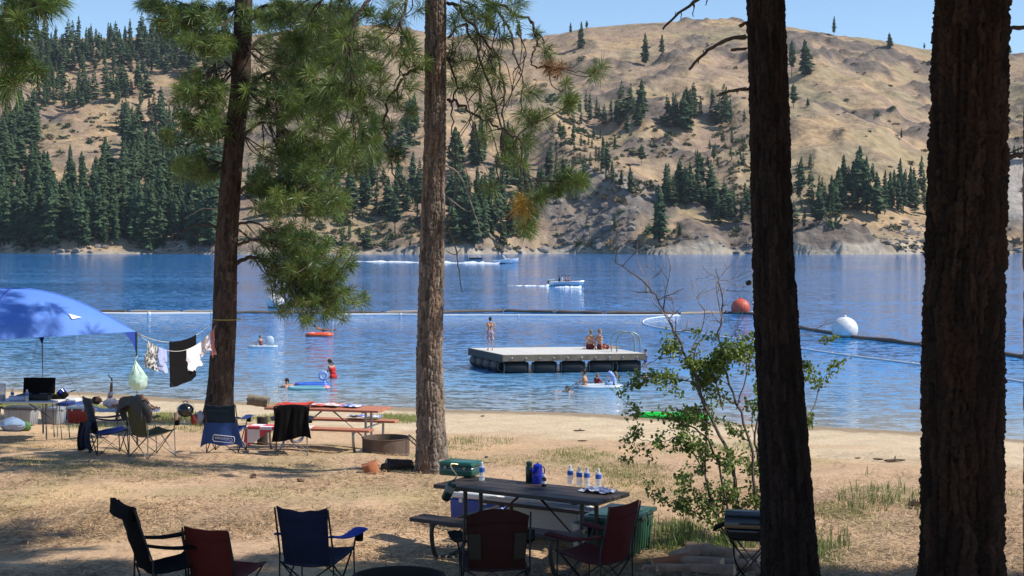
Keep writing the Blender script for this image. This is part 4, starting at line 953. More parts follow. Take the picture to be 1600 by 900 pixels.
# ---- picnic tables
def picnic_table(label, c, rz, L, wood, metal, W=.72, H=.76, ntop=4, bench=.27, nb=2, zbase=None, bench_off=.66):
    t = thing('picnic_table', label, 'table', c, rz); pw = W/ntop
    for i in range(ntop):
        mb = MB(); mb.rbox((0, -W/2+pw*(i+.5), H-.02), (L+rnd.uniform(-.01, .01), pw-.012, .042), .004, 1); mb.build('top_plank', wood, t)
    for s in (-1, 1):
        for k in range(nb):
            mb = MB(); mb.rbox((0, s*bench_off+(k-(nb-1)/2)*bench/nb, .445), (L+rnd.uniform(-.01, .01), bench/nb-.01, .042), .004, 1); mb.build('bench_plank', wood, t)
    for e in (-1, 1):
        x = e*L*.36
        for s in (-1, 1):
            mb = MB(); mb.tube([(x, s*(bench_off+.08), .42), (x, s*(bench_off+.115), .36), (x, s*(bench_off+.10), .20), (x, s*(bench_off+.03), .06), (x, s*(bench_off-.12), .03), (x, s*.30, .045), (x, s*.19, .10), (x, s*.16, .25), (x, s*.15, .71)], .024, 10, smooth=5); mb.build('leg', metal, t)
        mb = MB(); mb.box((x, 0, H-.05), (.05, W*.92, .016)); mb.box((x, 0, .413), (.05, bench_off*2+.24, .02)); mb.build('cross_bar', metal, t)
        mb = MB(); mb.tube([(e*.08, 0, H-.05), (x*.98, 0, .16)], .018, 8); mb.build('brace', metal, t)
    return t
WOOD_DK = M('dark_stained_wood', (.06, .043, .036), (.032, .024, .022), 3, .5, bump=.5, bscale=14, stretch=(1, 14, 14), spec=.5)
STEEL_DK = M('weathered_pipe', (.10, .085, .075), (.06, .05, .045), 12, .5, metal=.4)
STEEL_GAL = M('galvanised_pipe', (.42, .42, .42), (.3, .3, .3), 12, .4, metal=.7)
WOOD_OR = M('orange_painted_wood', (.52, .20, .12), (.44, .16, .09), 3, .55, bump=.3, bscale=14, stretch=(1, 14, 14))
TC = Vector((.19, 15.75, 0)); TC.z = gz(TC.x, TC.y); TA = R(-33)
picnic_table('dark brown picnic table with bottles and a stove on it, in front', TC, TA, 2.05, WOOD_DK, STEEL_DK)
def on_table(u, v, dz=0): # along, across the near table
    m = Matrix.Rotation(TA, 3, 'Z'); return TC+m@Vector((u, v, .762+dz))
def tab_at(x, y):         # picture point on the near table top -> table coordinates
    d = ray(x, y); k = (TC.z+.762-CAM_Z)/d.z; p = Vector((d.x*k, d.y*k, TC.z+.762)); return p
T2 = Vector((-3.38, 26.9, 0)); T2.z = gz(T2.x, T2.y); TA2 = R(-14)
picnic_table('orange-topped picnic table with galvanised pipe legs by the fire ring', T2, TA2, 2.2, WOOD_OR, STEEL_GAL, bench_off=.70)
def t2(u, v, z): return T2+Matrix.Rotation(TA2, 3, 'Z')@Vector((u, v, z))

# ---- things on the near table
GREEN_EN = M('green_enamel', (.012, .11, .075), (.01, .09, .06), 6, .25, spec=.6); STEEL = M('bare_steel', (.5, .5, .5), (.4, .4, .4), 20, .3, metal=.9)
g = thing('camp_stove_case', 'closed green metal camp stove case at the left end of the dark table', 'stove', tab_at(720, 742), TA+R(8))
for nm, z, h in (('base_shell', .05, .095), ('lid', .132, .062)):
    mb = MB(); mb.rbox((0, 0, z), (.42, .29, h), .022, 3); mb.build(nm, GREEN_EN, g)
mb = MB(); mb.rbox((0, 0, .0985), (.427, .297, .008), .003, 1); mb.build('seam', STEEL, g)
for s in (-1, 1): mb = MB(); mb.box((s*.12, -.152, .1), (.03, .012, .03)); mb.build('latch', STEEL, g)
g = thing('propane_bottle', 'small green propane bottle hanging by its pipe off the stove end of the table', 'gas bottle', at(702, 766, 15.75), 0)
mb = MB(); e = Euler((0, R(24), 0)); pr = [(.0, -.125), (.035, -.12), (.05, -.10), (.05, .06), (.042, .09), (.018, .105), (.014, .125)]; mb.lathe(pr, 20, rot=e); mb.build('bottle', M('propane_green', (.012, .03, .024), (.01, .022, .02), 8, .35), g)
mb = MB(); mb.lathe([(.0515, -.02), (.0515, .045)], 20, rot=e); mb.build('paper_band', M('silver_band', (.2, .2, .19), (.14, .14, .13), 30, .5), g)
mb = MB(); q0 = e.to_matrix()@Vector((0, 0, .12)); mb.tube([q0, q0+Vector((.03, 0, .05)), q0+Vector((-.02, 0, .12)), q0+Vector((-.03, .02, .17)), q0+Vector((.04, .06, .16))], .008, 8, smooth=5); mb.build('pipe', M('brass_pipe', (.45, .38, .22), (.35, .3, .18), 20, .35, metal=.6), g)
def glassy(name, col, rough=.05, a=.35):
    m, n, l, p = newmat(name); p.inputs['Base Color'].default_value = (*col, 1); p.inputs['Roughness'].default_value = rough
    p.inputs['Transmission Weight'].default_value = .0; p.inputs['Alpha'].default_value = a; p.inputs['Specular IOR Level'].default_value = .8
    return m
CLEAR = glassy('clear_plastic', (.82, .88, .92), .08, .42); LABELB = M('blue_bottle_label', (.05, .17, .55), (.03, .10, .42), 60, .45); CAPW = M('white_cap', (.75, .75, .75), (.7, .7, .7), 20, .5)
def bottle(label, loc, group=None, h=.205):
    t = thing('water_bottle', label, 'bottle', loc, rnd.uniform(0, 6), group); k = h/.205
    mb = MB(); mb.lathe([(.026, 0), (.032, .006), (.032, .03), (.0295, .036), (.032, .042), (.0285, .062), (.031, .075), (.032, .10), (.032, .142), (.029, .157), (.014, .180), (.0125, .19)], 18); o = mb.build('bottle', CLEAR, t); o.scale = (k, k, k)
    mb = MB(); mb.lathe([(.0328, .098), (.0328, .145)], 18); o = mb.build('paper_label', LABELB, t); o.scale = (k, k, k)
    mb = MB(); mb.lathe([(.0145, .182), (.0145, .203), (.011, .206), (0, .206)], 14); o = mb.build('cap', CAPW, t); o.scale = (k, k, k); return t
bottle('water bottle standing alone beside the green stove case', tab_at(753, 751))
for x, y, lb in ((891, 756, 'leftmost of the four water bottles at the right end of the table'), (905, 759, 'second from left of the four water bottles at the right end of the table'), (917, 760, 'third from left of the four water bottles at the right end of the table'), (935, 762, 'rightmost of the four water bottles at the right end of the table')):
    bottle(lb, tab_at(x, y), 'four water bottles')
g = thing('thermos', 'dark green thermos flask behind the blue coffee pot', 'thermos', tab_at(827, 753))
mb = MB(); mb.lathe([(.036, 0), (.04, .006), (.04, .165), (.03, .178), (.03, .185)], 18); mb.build('flask', M('thermos_green', (.012, .04, .022), (.009, .03, .017), 30, .3), g)
mb = MB(); mb.lathe([(.034, .186), (.034, .22), (.03, .226), (0, .226)], 18); mb.build('cup_lid', M('thermos_lid', (.02, .05, .03), (.016, .04, .024), 30, .4), g)
BLUE_EN = M('blue_enamel', (.012, .03, .40), (.012, .025, .34), 30, .12, spec=.7)
g = thing('coffee_pot', 'bright blue enamel coffee pot in the middle of the dark table', 'coffee pot', tab_at(840, 755), R(40))
mb = MB(); mb.lathe([(.062, 0), (.066, .008), (.060, .10), (.050, .185), (.051, .19)], 24); mb.build('pot_body', BLUE_EN, g)
mb = MB(); mb.lathe([(.052, .191), (.046, .204), (.02, .214), (.008, .218), (.011, .226), (.0, .234)], 20); mb.build('lid', BLUE_EN, g)
mb = MB(); mb.tube([(.05, 0, .175), (.09, 0, .165), (.098, 0, .11), (.064, 0, .06)], .007, 8, smooth=5); mb.build('handle', BLUE_EN, g)
mb = MB(); mb.tube([(-.052, 0, .10), (-.075, 0, .14), (-.088, 0, .175)], [.018, .012, .009], 10); mb.build('spout', BLUE_EN, g)
g = thing('small_bottle', 'small dark bottle with a white cap right of the coffee pot', 'bottle', tab_at(850, 760))
mb = MB(); mb.lathe([(.024, 0), (.026, .004), (.026, .085), (.014, .1), (.014, .105)], 14); b_ = mb.build('bottle', M('dark_syrup', (.03, .012, .01), (.02, .01, .01), 20, .2), g)
mb = MB(); mb.lathe([(.0265, .03), (.0265, .06)], 14); mb.build('paper_label', WHITE, b_)
mb = MB(); mb.lathe([(.016, .104), (.016, .128), (0, .13)], 12); mb.build('cap', CAPW, g)
g = thing('crumpled_foil', 'crumpled silver-white wrapping lying at the right end of the dark table', 'wrapper', tab_at(935, 769), TA)
def foil(u, v):
    return ((u-.5)*.36, (v-.5)*.24, .012+.035*abs(float(fbm(u*6, v*6, 3, 8))-.35)*2-(max(0, v-.85) if u > .6 else 0)*0)
mb = MB(); mb.sheet(foil, 26, 18, .002); mb.build('wrapping_sheet', M('foil_print', (.6, .62, .68), (.1, .14, .32), 16, .3, metal=.3, contrast=.08), g, ang=15)

# ---- coolers, totes and boxes
def cooler(label, c, rz, d, body, lid, hgt=None, cat='cooler', handle=None):
    t = thing('cooler', label, cat, c, rz); w_, dp, h = d
    mb = MB(); mb.rbox((0, 0, h*.41), (w_, dp, h*.82), .03, 3, taper=.95); mb.build('body', body, t)
    mb = MB(); mb.rbox((0, 0, h*.915), (w_*1.02, dp*1.03, h*.17), .025, 3); l_ = mb.build('lid', lid, t)
    mb = MB(); mb.rbox((0, 0, h*1.004), (w_*.8, dp*.72, .012), .005, 1); mb.build('lid_panel', lid, l_)
    for s in (-1, 1):
        mb = MB(); mb.tube([(s*w_*.495, -dp*.22, h*.62), (s*(w_*.5+.03), -dp*.2, h*.56), (s*(w_*.5+.03), dp*.2, h*.56), (s*w_*.495, dp*.22, h*.62)], .010, 8, smooth=4); mb.build('handle', handle or lid, t)
    for s in (-.25, .25):
        mb = MB(); mb.rbox((s*w_, -dp*.5-.006, h*.78), (.05, .014, .05), .004, 1); mb.build('hinge', handle or lid, t)
    return t
PL_WHITE = M('white_plastic', (.72, .72, .70), (.64, .64, .62), 5, .4); PL_BLUE = M('blue_plastic', (.025, .06, .30), (.02, .05, .25), 5, .4); PL_RED = M('red_plastic', (.52, .045, .02), (.45, .035, .018), 5, .4); PL_GREY = M('grey_plastic', (.30, .31, .33), (.26, .27, .29), 5, .5); PL_DGREY = M('dark_grey_plastic', (.07, .07, .075), (.05, .05, .055), 5, .5); PL_CREAM = M('cream_plastic', (.66, .65, .60), (.6, .58, .54), 5, .45)
cooler('blue cooler with a white lid behind the dark picnic table', gpv(752, 824), R(-28), (.66, .40, .44), PL_BLUE, PL_WHITE)
cooler('long white cooler under the right half of the dark picnic table', gpv(858, 838), R(-28), (.94, .42, .46), PL_CREAM, PL_WHITE)
g = thing('bucket', 'white plastic bucket standing under the right end of the dark table', 'bucket', gpv(911, 858))
mb = MB(); mb.lathe([(.0, .004), (.10, 0), (.105, .01), (.125, .27), (.135, .272), (.135, .29), (.122, .29), (.11, .05), (.0, .04)], 24); mb.build('pail', PL_CREAM, g)
mb = MB(); mb.torus((0, 0, .16), .135, .005, 24, 6, Euler((R(65), 0, 0)), 0, math.pi); mb.build('bail_handle', STEEL, g)
def tote(label, c, rz, d, body, lid, ribs=7):
    t = thing('storage_tote', label, 'tote', c, rz); w_, dp, h = d
    mb = MB(); mb.rbox((0, 0, h*.46), (w_, dp, h*.92), .035, 3, taper=.86); mb.build('bin', body, t)
    for i in range(ribs):
        f = (i+.5)/ribs-.5
        for s in (-1, 1):
            mb = MB(); mb.rbox((s*w_*.468, f*dp*.8, h*.46), (.018, .028, h*.8), .006, 1, rot=Euler((0, s*math.atan(w_*.07/h), 0))); mb.build('rib', body, t)
            if i % 2 == 0: mb = MB(); mb.rbox((f*w_*.85, s*dp*.468, h*.46), (.028, .018, h*.8), .006, 1, rot=Euler((-s*math.atan(dp*.07/h), 0, 0))); mb.build('rib', body, t)
    mb = MB(); mb.rbox((0, 0, h*.955), (w_*1.07, dp*1.08, .045), .012, 2); l_ = mb.build('lid', lid, t)
    mb = MB(); mb.rbox((0, 0, h*.955+.026), (w_*.85, dp*.82, .018), .007, 2); mb.build('lid_panel', lid, l_)
    for s in (-1, 1): mb = MB(); mb.rbox((s*(w_*.535), 0, h*.9), (.03, .14, .05), .008, 1); mb.build('handle', lid, t)
    return t
PL_GREEN = M('green_tote_plastic', (.03, .10, .055), (.022, .075, .042), 6, .45); PL_GREEN2 = M('green_lid_plastic', (.035, .095, .075), (.028, .08, .06), 6, .35)
tote('dark green ribbed storage tote beside the dark red chair', (1.16, 15.85, gz(1.16, 15.85)), R(-26), (.52, .82, .48), PL_GREEN, PL_GREEN2, ribs=9)
tote('left one of the two grey storage totes under the folding table', gpv(34, 664), R(-8), (.66, .42, .40), PL_GREY, PL_DGREY, 4)
tote('right one of the two grey storage totes, next to the blue cooler', gpv(84, 663), R(-8), (.42, .52, .38), PL_GREY, PL_GREY, 3)
tote('black storage tote at the left edge behind the plastic bags', gpv(-22, 668), R(-8), (.5, .45, .42), PL_DGREY, F_BLACK, 3)
cooler('red cooler with a white lid by the sideways camp chair', gpv(127, 661), R(-10), (.56, .38, .42), PL_RED, PL_WHITE)
cooler('dark blue cooler squeezed between the grey tote and the red cooler', gpv(103, 655), R(-10), (.34, .40, .44), PL_BLUE, PL_BLUE)
cooler('white-lidded cooler behind the red one', gpv(108, 650), R(-12), (.6, .38, .46), PL_BLUE, PL_WHITE)
def bag(label, loc, r, h, mat, seed, name='plastic_bag', open_=False):
    t = thing(name, label, 'bag', loc); q = np.random.default_rng(seed); nu, nv = 26, 18; V = []
    for j in range(nv+1):
        f = j/nv
        for i in range(nu):
            a = 2*math.pi*i/nu; rr = r*(math.sin(math.pi*min(1, .12+.9*f))**.7 if not open_ else (.75+.3*math.sin(math.pi*f)))
            rr *= 1+.22*(float(fbm(np.array(a*1.6+seed), np.array(f*5), 3, seed))-.5)*2*(1 if 0 < i else 1)
            V.append((rr*math.cos(a), rr*math.sin(a)*.8, h*f))
    mb = MB(); mb.add(V, [(j*nu+i, j*nu+(i+1) % nu, (j+1)*nu+(i+1) % nu, (j+1)*nu+i) for j in range(nv) for i in range(nu)]+[tuple(range(nu-1, -1, -1)), tuple(nv*nu+i for i in range(nu))])
    mb.build('bag_skin', mat, t, ang=25); return t
BAGB = M('pale_blue_bag', (.36, .47, .62), (.22, .32, .50), 8, .3, spec=.6, trans=.2); BAGG = M('green_bag', (.10, .22, .06), (.05, .10, .05), 10, .4); BAGW = M('white_bag', (.72, .72, .74), (.45, .47, .55), 12, .35, trans=.2)
bag('pale blue plastic bag on the ground in front of the grey tote', gpv(20, 674), .26, .30, BAGB, 3); bag('green printed bag leaning beside the pale blue one', gpv(40, 674), .12, .22, BAGG, 5)
bag('white plastic bag standing between the kettle grill and the blue chair', gpv(313, 664), .14, .34, BAGW, 8)
g = thing('gas_can', 'red plastic can beside the white bag at the kettle grill', 'can', gpv(303, 664)); mb = MB(); mb.rbox((0, 0, .12), (.13, .1, .24), .02, 2); mb.build('can_body', PL_RED, g); mb = MB(); mb.tube([(.03, 0, .24), (.05, 0, .3)], .015, 8); mb.build('spout', FRAME_BLACK, g)

# ---- kettle grill
BLK_EN = M('black_enamel', (.012, .012, .012), (.016, .016, .016), 10, .18, spec=.7)
kp = gpv(290, 664)
g = thing('kettle_grill', 'round black kettle grill on three legs by the leaning pine', 'grill', kp)
prof = [(.185*math.sin(math.pi*i/24), -.16*math.cos(math.pi*i/24)) for i in range(0, 13)]
mb = MB(); mb.lathe([(max(r, 1e-4), .34+z) for r, z in prof], 28); mb.build('bowl', BLK_EN, g)
mb = MB(); mb.lathe([(.19, .342)]+[(max(.19*math.cos(math.pi*i/20), 1e-4), .345+.155*math.sin(math.pi*i/20)) for i in range(0, 11)], 28); ld = mb.build('lid', BLK_EN, g)
mb = MB(); mb.torus((0, 0, .50), .055, .009, 14, 6, Euler((R(90), 0, 0)), 0, math.pi); mb.build('handle', FRAME_BLACK, ld)
mb = MB(); mb.torus((0, 0, .36), .20, .004, 26, 5, Euler((R(90), 0, R(15))), 0, math.pi); mb.build('bail_wire', STEEL, g)
for k in range(3):
    a = .6+k*2.094; mb = MB(); mb.tube([(.11*math.cos(a), .11*math.sin(a), .24), (.18*math.cos(a), .18*math.sin(a), 0)], .010, 8); mb.build('leg', FRAME_BLACK, g)
g = thing('lantern_stake', 'thin pale metal stake stuck in the ground by the olive chair arm', 'stake', gpv(288, 676)); mb = MB(); mb.tube([(0, 0, -.05), (0, 0, .22)], .010, 8); mb.build('rod', STEEL, g); mb = MB(); mb.lathe([(.014, .2), (.018, .22), (.014, .25), (0, .255)], 10); mb.build('tip', STEEL, g)

# ---- fire rings
RUST = M('rusty_steel', (.17, .115, .085), (.08, .06, .05), 5, .8, bump=.5, bscale=30, spec=.3); SOOT = M('sooty_steel', (.018, .016, .015), (.03, .025, .02), 6, .8); ASH = M('grey_ash', (.18, .17, .16), (.09, .085, .08), 9, .95, bump=.6)
def fire_ring(label, c, r, h, mat, grate=True):
    t = thing('fire_ring', label, 'fire ring', c)
    mb = MB(); mb.lathe([(r, -.04), (r*1.0, h), (r*1.03, h+.008), (r*1.03, h+.018), (r*.975, h+.018), (r*.97, h-.01), (r*.97, -.04)], 48); mb.build('ring_wall', mat, t)
    mb = MB(); mb.lathe([(r*.96, .05), (r*.5, .09), (.001, .11)], 32); mb.build('ash_bed', ASH, t)
    if grate:
        gt = MB(); gt.tube([(r*.95, .2, h+.03), (r*.95, -.2, h+.03), (r+.30, -.26, .02), (r+.30, .22, .02), (r*.95, .2, h+.03)], .012, 6, cap=False); fr = gt.build('grate_frame', SOOT, t)
        for k in range(9):
            f = k/8; mb = MB(); mb.tube([(r*.95+f*(.30+r*.05), -.2-.06*f, h+.03-(h+.01)*f), (r*.95+f*(.30+r*.05), .2+.02*f, h+.03-(h+.01)*f)], .006, 6); mb.build('grate_bar', SOOT, fr)
    return t
fr = gp(600, 711); fire_ring('rusty steel fire ring with a tilted grate beside the sunlit pine', (fr.x, fr.y+.4, gz(fr.x, fr.y+.4)), .42, .27, RUST)
X = (622-800)/F*13.4; fire_ring('black steel fire ring between the near camp chairs at the bottom edge', (X, 13.4, gz(X, 13.4)), .42, .30, SOOT, grate=False)
# split wood by the rusty ring
def log(label, loc, rot, L, r, bark, wood, seed, split=0, name='firewood_log', group=None, cat='log'):
    t = thing(name, label, cat, loc, 0, group); t.rotation_euler = rot; q = random.Random(seed); n = 14; V = []; W = []
    ang = [2*math.pi*i/n for i in range(n)]
    for j in range(7):
        x = (j/6-.5)*L
        for a in ang:
            rr = r*(1+.09*math.sin(a*3+seed)+q.uniform(-.05, .05)); y, z = rr*math.cos(a), rr*math.sin(a)
            if split: y = min(y, r*(.25+.03*q.random())) if split == 1 else y; z = max(z, -r*.3) if split == 2 else z
            V.append((x+(q.uniform(-.012, .012) if j in (0, 6) else 0), y, z))
    mb = MB(); mb.add(V, [(j*n+i, j*n+(i+1) % n, (j+1)*n+(i+1) % n, (j+1)*n+i) for j in range(6) for i in range(n)]); mb.build('bark', bark, t, ang=50)
    for j, nm in ((0, 'cut_end'), (6, 'cut_end')):
        mb = MB(); c0 = (V[j*n][0]+(.004 if j else -.004), 0, 0); mb.add([c0]+[V[j*n+i] for i in range(n)], [(0, 1+i, 1+(i+1) % n) if j else (0, 1+(i+1) % n, 1+i) for i in range(n)]); mb.build(nm, wood, t, smooth=False)
    return t
LOGB = M('log_bark', (.44, .30, .20), (.22, .14, .10), 9, .95, bump=.8, bscale=30); LOGD = M('charred_bark', (.035, .028, .024), (.07, .05, .04), 9, .95, bump=.8); WOODC = M('cut_wood', (.62, .44, .27), (.5, .33, .19), 10, .8, bump=.3); WOODR = M('red_split_wood', (.42, .15, .07), (.30, .11, .05), 8, .85, bump=.4); LOGG = M('grey_weathered_bark', (.36, .28, .19), (.12, .09, .06), 9, .95, bump=1)
def on_ground(x, y, dz): p = gp(x, y); return (p.x, p.y, gz(p.x, p.y)+dz)
log('reddish split block of wood in front of the rusty fire ring', on_ground(579, 739, .06), (R(8), R(70), R(20)), .20, .12, WOODR, WOODR, 3, 1)
log('charred log lying between the fire ring and the sunlit pine', on_ground(624, 734, .07), (0, R(6), R(20)), .42, .085, LOGD, WOODC, 4)
log('short dark log end just left of the charred log', on_ground(607, 736, .05), (0, R(4), R(60)), .26, .07, LOGD, LOGD, 5)
log('pale split stick resting behind the charred log', on_ground(641, 728, .06), (R(20), R(-8), R(15)), .34, .035, WOODC, WOODC, 6, 1)
log('big grey weathered stump piece behind the left end of the orange table', (*at(404, 626, 27.6)[:2], at(404, 626, 27.6).z), (0, R(8), R(-8)), .40, .10, LOGG, LOGG, 7)
log('stout dark block holding up the grey stump piece by the orange table', (*at(410, 640, 27.7)[:2], gz(at(410, 640, 27.7).x, 27.7)+.24), (0, R(90), 0), .56, .10, LOGD, LOGD, 8)
# firewood pile
FW = [(1075, 882, 35, .5, .07, 1, 'split'), (1048, 888, 20, .42, .07, 1, 'split'), (1112, 880, -30, .55, .075, 0, 'round'), (1128, 890, -28, .6, .065, 0, 'round'), (1095, 894, -35, .5, .06, 1, 'split'), (1150, 880, -34, .55, .07, 0, 'round'), (1062, 897, 15, .5, .06, 1, 'split'), (1110, 900, -22, .5, .07, 0, 'round'), (1030, 893, 25, .4, .035, 1, 'split'), (1165, 893, -50, .5, .06, 0, 'round'), (1085, 872, 60, .35, .05, 1, 'split'), (1170, 872, -40, .4, .06, 0, 'round')]
FL = ['pale split log at the back left of the firewood pile', 'flat split log at the left side of the firewood pile', 'round bark-covered log across the middle of the firewood pile', 'round log in front of the middle one, its sawn end facing right', 'reddish split stick in the middle of the firewood pile', 'thick round log at the right rear of the firewood pile', 'split slab at the front left of the firewood pile', 'round log at the very front of the firewood pile', 'thin split stick lying nearest the green tote', 'round log under the portable grill', 'short split chunk poking from the back of the pile', 'short log nearest the leaning dark trunk']
for i, (x, y, a, L, r, sp_, _) in enumerate(FW):
    p = on_ground(x, y, r*.75+(.05 if i in (0, 2, 4) else 0)); log(FL[i], p, (rnd.uniform(-.4, .4), R(rnd.uniform(-7, 7)), R(a)), L, r, [LOGB, WOODC, LOGB, WOODR][(i*7) % 4] if sp_ else LOGB, WOODC, 20+i, sp_, group='firewood pile')

# ---- portable barbecue by the leaning dark trunk
gx_ = px_ground(1176, 14.3)
g = thing('portable_grill', 'black portable grill on crossed folding legs beside the leaning dark trunk', 'grill', gx_, R(-12))
mb = MB(); mb.rbox((0, 0, .545), (.50, .34, .13), .04, 3, taper=.82); mb.build('fire_box', BLK_EN, g)
mb = MB()
def gl(u, v):
    a = math.pi*v; return ((u-.5)*.50, -.17*math.cos(a), .615+.15*math.sin(a)**.6)
mb.sheet(gl, 6, 18, .01); [mb.add([gl(e_, i/18) for i in range(19)], [tuple(range(19)) if e_ == 1 else tuple(range(18, -1, -1))]) for e_ in (0, 1)]; ld = mb.build('lid', BLK_EN, g, ang=35)
mb = MB(); mb.tube([(-.10, -.19, .66), (-.10, -.22, .67), (.10, -.22, .67), (.10, -.19, .66)], .009, 8); mb.build('handle', FRAME_BLACK, ld)
mb = MB(); mb.rbox((-.31, 0, .60), (.13, .2, .02), .006, 1, rot=Euler((0, R(-28), 0))); mb.build('side_shelf', F_BLACK, g)
for s in (-1, 1):
    for e_ in (-1, 1):
        mb = MB(); mb.tube([(e_*.2, s*.15, .5), (-e_*.22, s*.17, 0)], .013, 8); mb.build('leg', FRAME_BLACK, g)
mb = MB(); mb.tube([(-.16, -.16, .5), (-.14, -.2, .3), (-.02, -.18, .12), (.1, -.2, .02)], .008, 6, smooth=4); mb.build('gas_hose', F_BLACK, g)

# ================================================================== BLUE CANOPY AND ITS KITCHEN
TB = M('blue_canopy_cloth', (.14, .31, .82), (.13, .285, .76), 3, .7, trans=.25, bump=.2, bscale=20); TBD = M('dark_blue_canopy_corner', (.03, .08, .42), (.025, .07, .36), 4, .7, trans=.15)
cA, cB_, cC = Vector((-8.9, 24.6)), Vector((-6.9, 27.0)), Vector((-9.27, 29.0)); cD = cA+cC-cB_; cZ = 4.33; cen = (cA+cC)/2
tent = thing('canopy_tent', 'domed bright blue canopy tent on thin poles at the left edge', 'tent', (cen.x, cen.y, gz(cen.x, cen.y)))
off = Vector(tent.location); e1 = (cB_-cA)/2; e2 = (cC-cB_)/2
def cz_(s, t): return cZ+.80*(max(0, (1-s*s))*max(0, (1-t*t)))**.58-.06*(1-(max(abs(s), abs(t))**8))*0
def roof(s, t): p = cen+e1*s+e2*t; return Vector((p.x, p.y, cz_(s, t)))-off
for k, (nm, fn) in enumerate([(0, lambda u, v: roof(-u*(1), -u*(2*v-1)) if False else roof((2*v-1)*u, -u)), (1, lambda u, v: roof(u, (2*v-1)*u)), (2, lambda u, v: roof((1-2*v)*u, u)), (3, lambda u, v: roof(-u, (1-2*v)*u))]):
    mb = MB(); mb.sheet(lambda u, v, fn=fn: fn(max(u, .001), v), 18, 24, .004); pn = mb.build('roof_panel', TB, tent)
    if k == 0: pan0 = pn
for (c_, sx, sy) in ((cA, -1, -1), (cB_, 1, -1), (cC, 1, 1), (cD, -1, 1)):
    top_ = Vector((c_.x, c_.y, cZ))-off; g0 = gz(c_.x, c_.y)-off.z
    mb = MB(); mb.tube([top_+Vector((0, 0, -.01)), (top_.x, top_.y, g0)], .02, 8); mb.build('pole', FRAME_BLACK, tent)
    for (a, b) in ((-sx*.17, 0), (0, -sy*.17)):
        mb = MB()
        def cf(u, v, a=a, b=b):
            p = e1*a*1.0*(1-v)*u*1.2+e2*b*(1-v)*u*1.2; return top_+Vector((p.x, p.y, -.012-.42*v-.0*u - .0))+Vector((0, 0, -.0))
        mb.sheet(lambda u, v, a=a, b=b: top_+Vector(((e1*a+e2*b).x*u*(1-v)**1.7, (e1*a+e2*b).y*u*(1-v)**1.7, -.004-.44*v)), 6, 12, .004); mb.build('corner_gusset', TBD, tent)
pn_ = roof(.27, -.93)+Vector((.0, -.02, .02)); mb = MB(); d_ = Vector((e1.x, e1.y, 0)).normalized()
mb.add([roof(.18, -.86)+Vector((0, -.02, .016)), roof(.33, -.90)+Vector((0, -.02, .016)), roof(.20, -.92)+Vector((0, -.02, .016)), roof(.19, -.92)+Vector((0, -.02, .016))], [(0, 1, 2, 3)]); mb.build('white_emblem', WHITE, pan0)
for (c_, o_) in ((cC, (-.9, .8)), (cC, (.9, .8)), (cB_, (1.3, .4))):
    g_ = (c_.x+o_[0], c_.y+o_[1]); mb = MB(); mb.tube([Vector((c_.x, c_.y, cZ-.02))-off, Vector((g_[0], g_[1], gz(*g_)))-off], .004, 5); mb.build('guy_rope', FRAME_GREY, tent)
for (sx, sy) in ((-1, -1), (1, -1), (1, 1), (-1, 1)):      # the bowed roof poles under the cloth
    mb = MB(); mb.tube([roof(sx*i/20, sy*i/20)+Vector((0, 0, .006)) for i in range(20)], .014, 6); mb.build('roof_ridge', TBD if sx*sy > 0 else TB, tent)
# folding table
ft = px_ground(22, 27.6); g = thing('folding_table', 'white-topped folding table with the black stove on it under the canopy', 'table', ft, R(-4))
mb = MB(); mb.rbox((0, 0, .715), (1.72, .62, .035), .01, 2); mb.build('table_top', PL_WHITE, g)
for e_ in (-1, 1):
    for s in (-1, 1):
        mb = MB(); mb.tube([(e_*.70, s*.24, .70), (e_*.70, s*.27, .005)], .013, 8); mb.build('leg', FRAME_GREY, g)
    mb = MB(); mb.tube([(e_*.70, 0, .38), (e_*.22, 0, .69)], .011, 8); mb.build('brace', FRAME_BLACK, g)
ft2 = px_ground(85, 27.9); g = thing('camp_side_table', 'small low-edged camp table holding the dish pan, right of the folding table', 'table', ft2, R(-4))
mb = MB(); mb.rbox((0, 0, .735), (.36, .42, .025), .006, 2); mb.build('table_top', FRAME_GREY, g)
for e_ in (-1, 1):
    for s in (-1, 1): mb = MB(); mb.tube([(e_*.13, s*.17, .73), (e_*.19*(1 if e_ > 0 else .6), s*.2, .005)], .012, 8); mb.build('leg', FRAME_BLACK, g)
z_t = ft[2]+.7335
g = thing('camp_stove', 'black two-burner stove with its lid raised on the folding table', 'stove', ((52-800)/F*27.6, 27.65, z_t), R(-4))
mb = MB(); mb.rbox((0, 0, .055), (.62, .34, .10), .012, 2); mb.build('stove_box', M('stove_black', (.012, .012, .012), (.02, .02, .02), 10, .5), g)
mb = MB(); mb.rbox((0, .19, .25), (.62, .025, .30), .011, 2, rot=Euler((R(-8), 0, 0))); mb.build('raised_lid', F_BLACK, g)
for s in (-1, 1): mb = MB(); mb.torus((s*.15, 0, .112), .075, .006, 18, 6); mb.build('burner', FRAME_GREY, g)
g = thing('dish_pan', 'black pan full of green and yellow dishes on the small camp table', 'pan', ((84-800)/F*27.85, 27.85, ft2[2]+.748))
mb = MB(); mb.lathe([(.0, 0), (.15, 0), (.20, .10), (.21, .105), (.195, .10), (.145, .012), (0, .012)], 24, sx=1.1); mb.build('pan', F_BLACK, g)
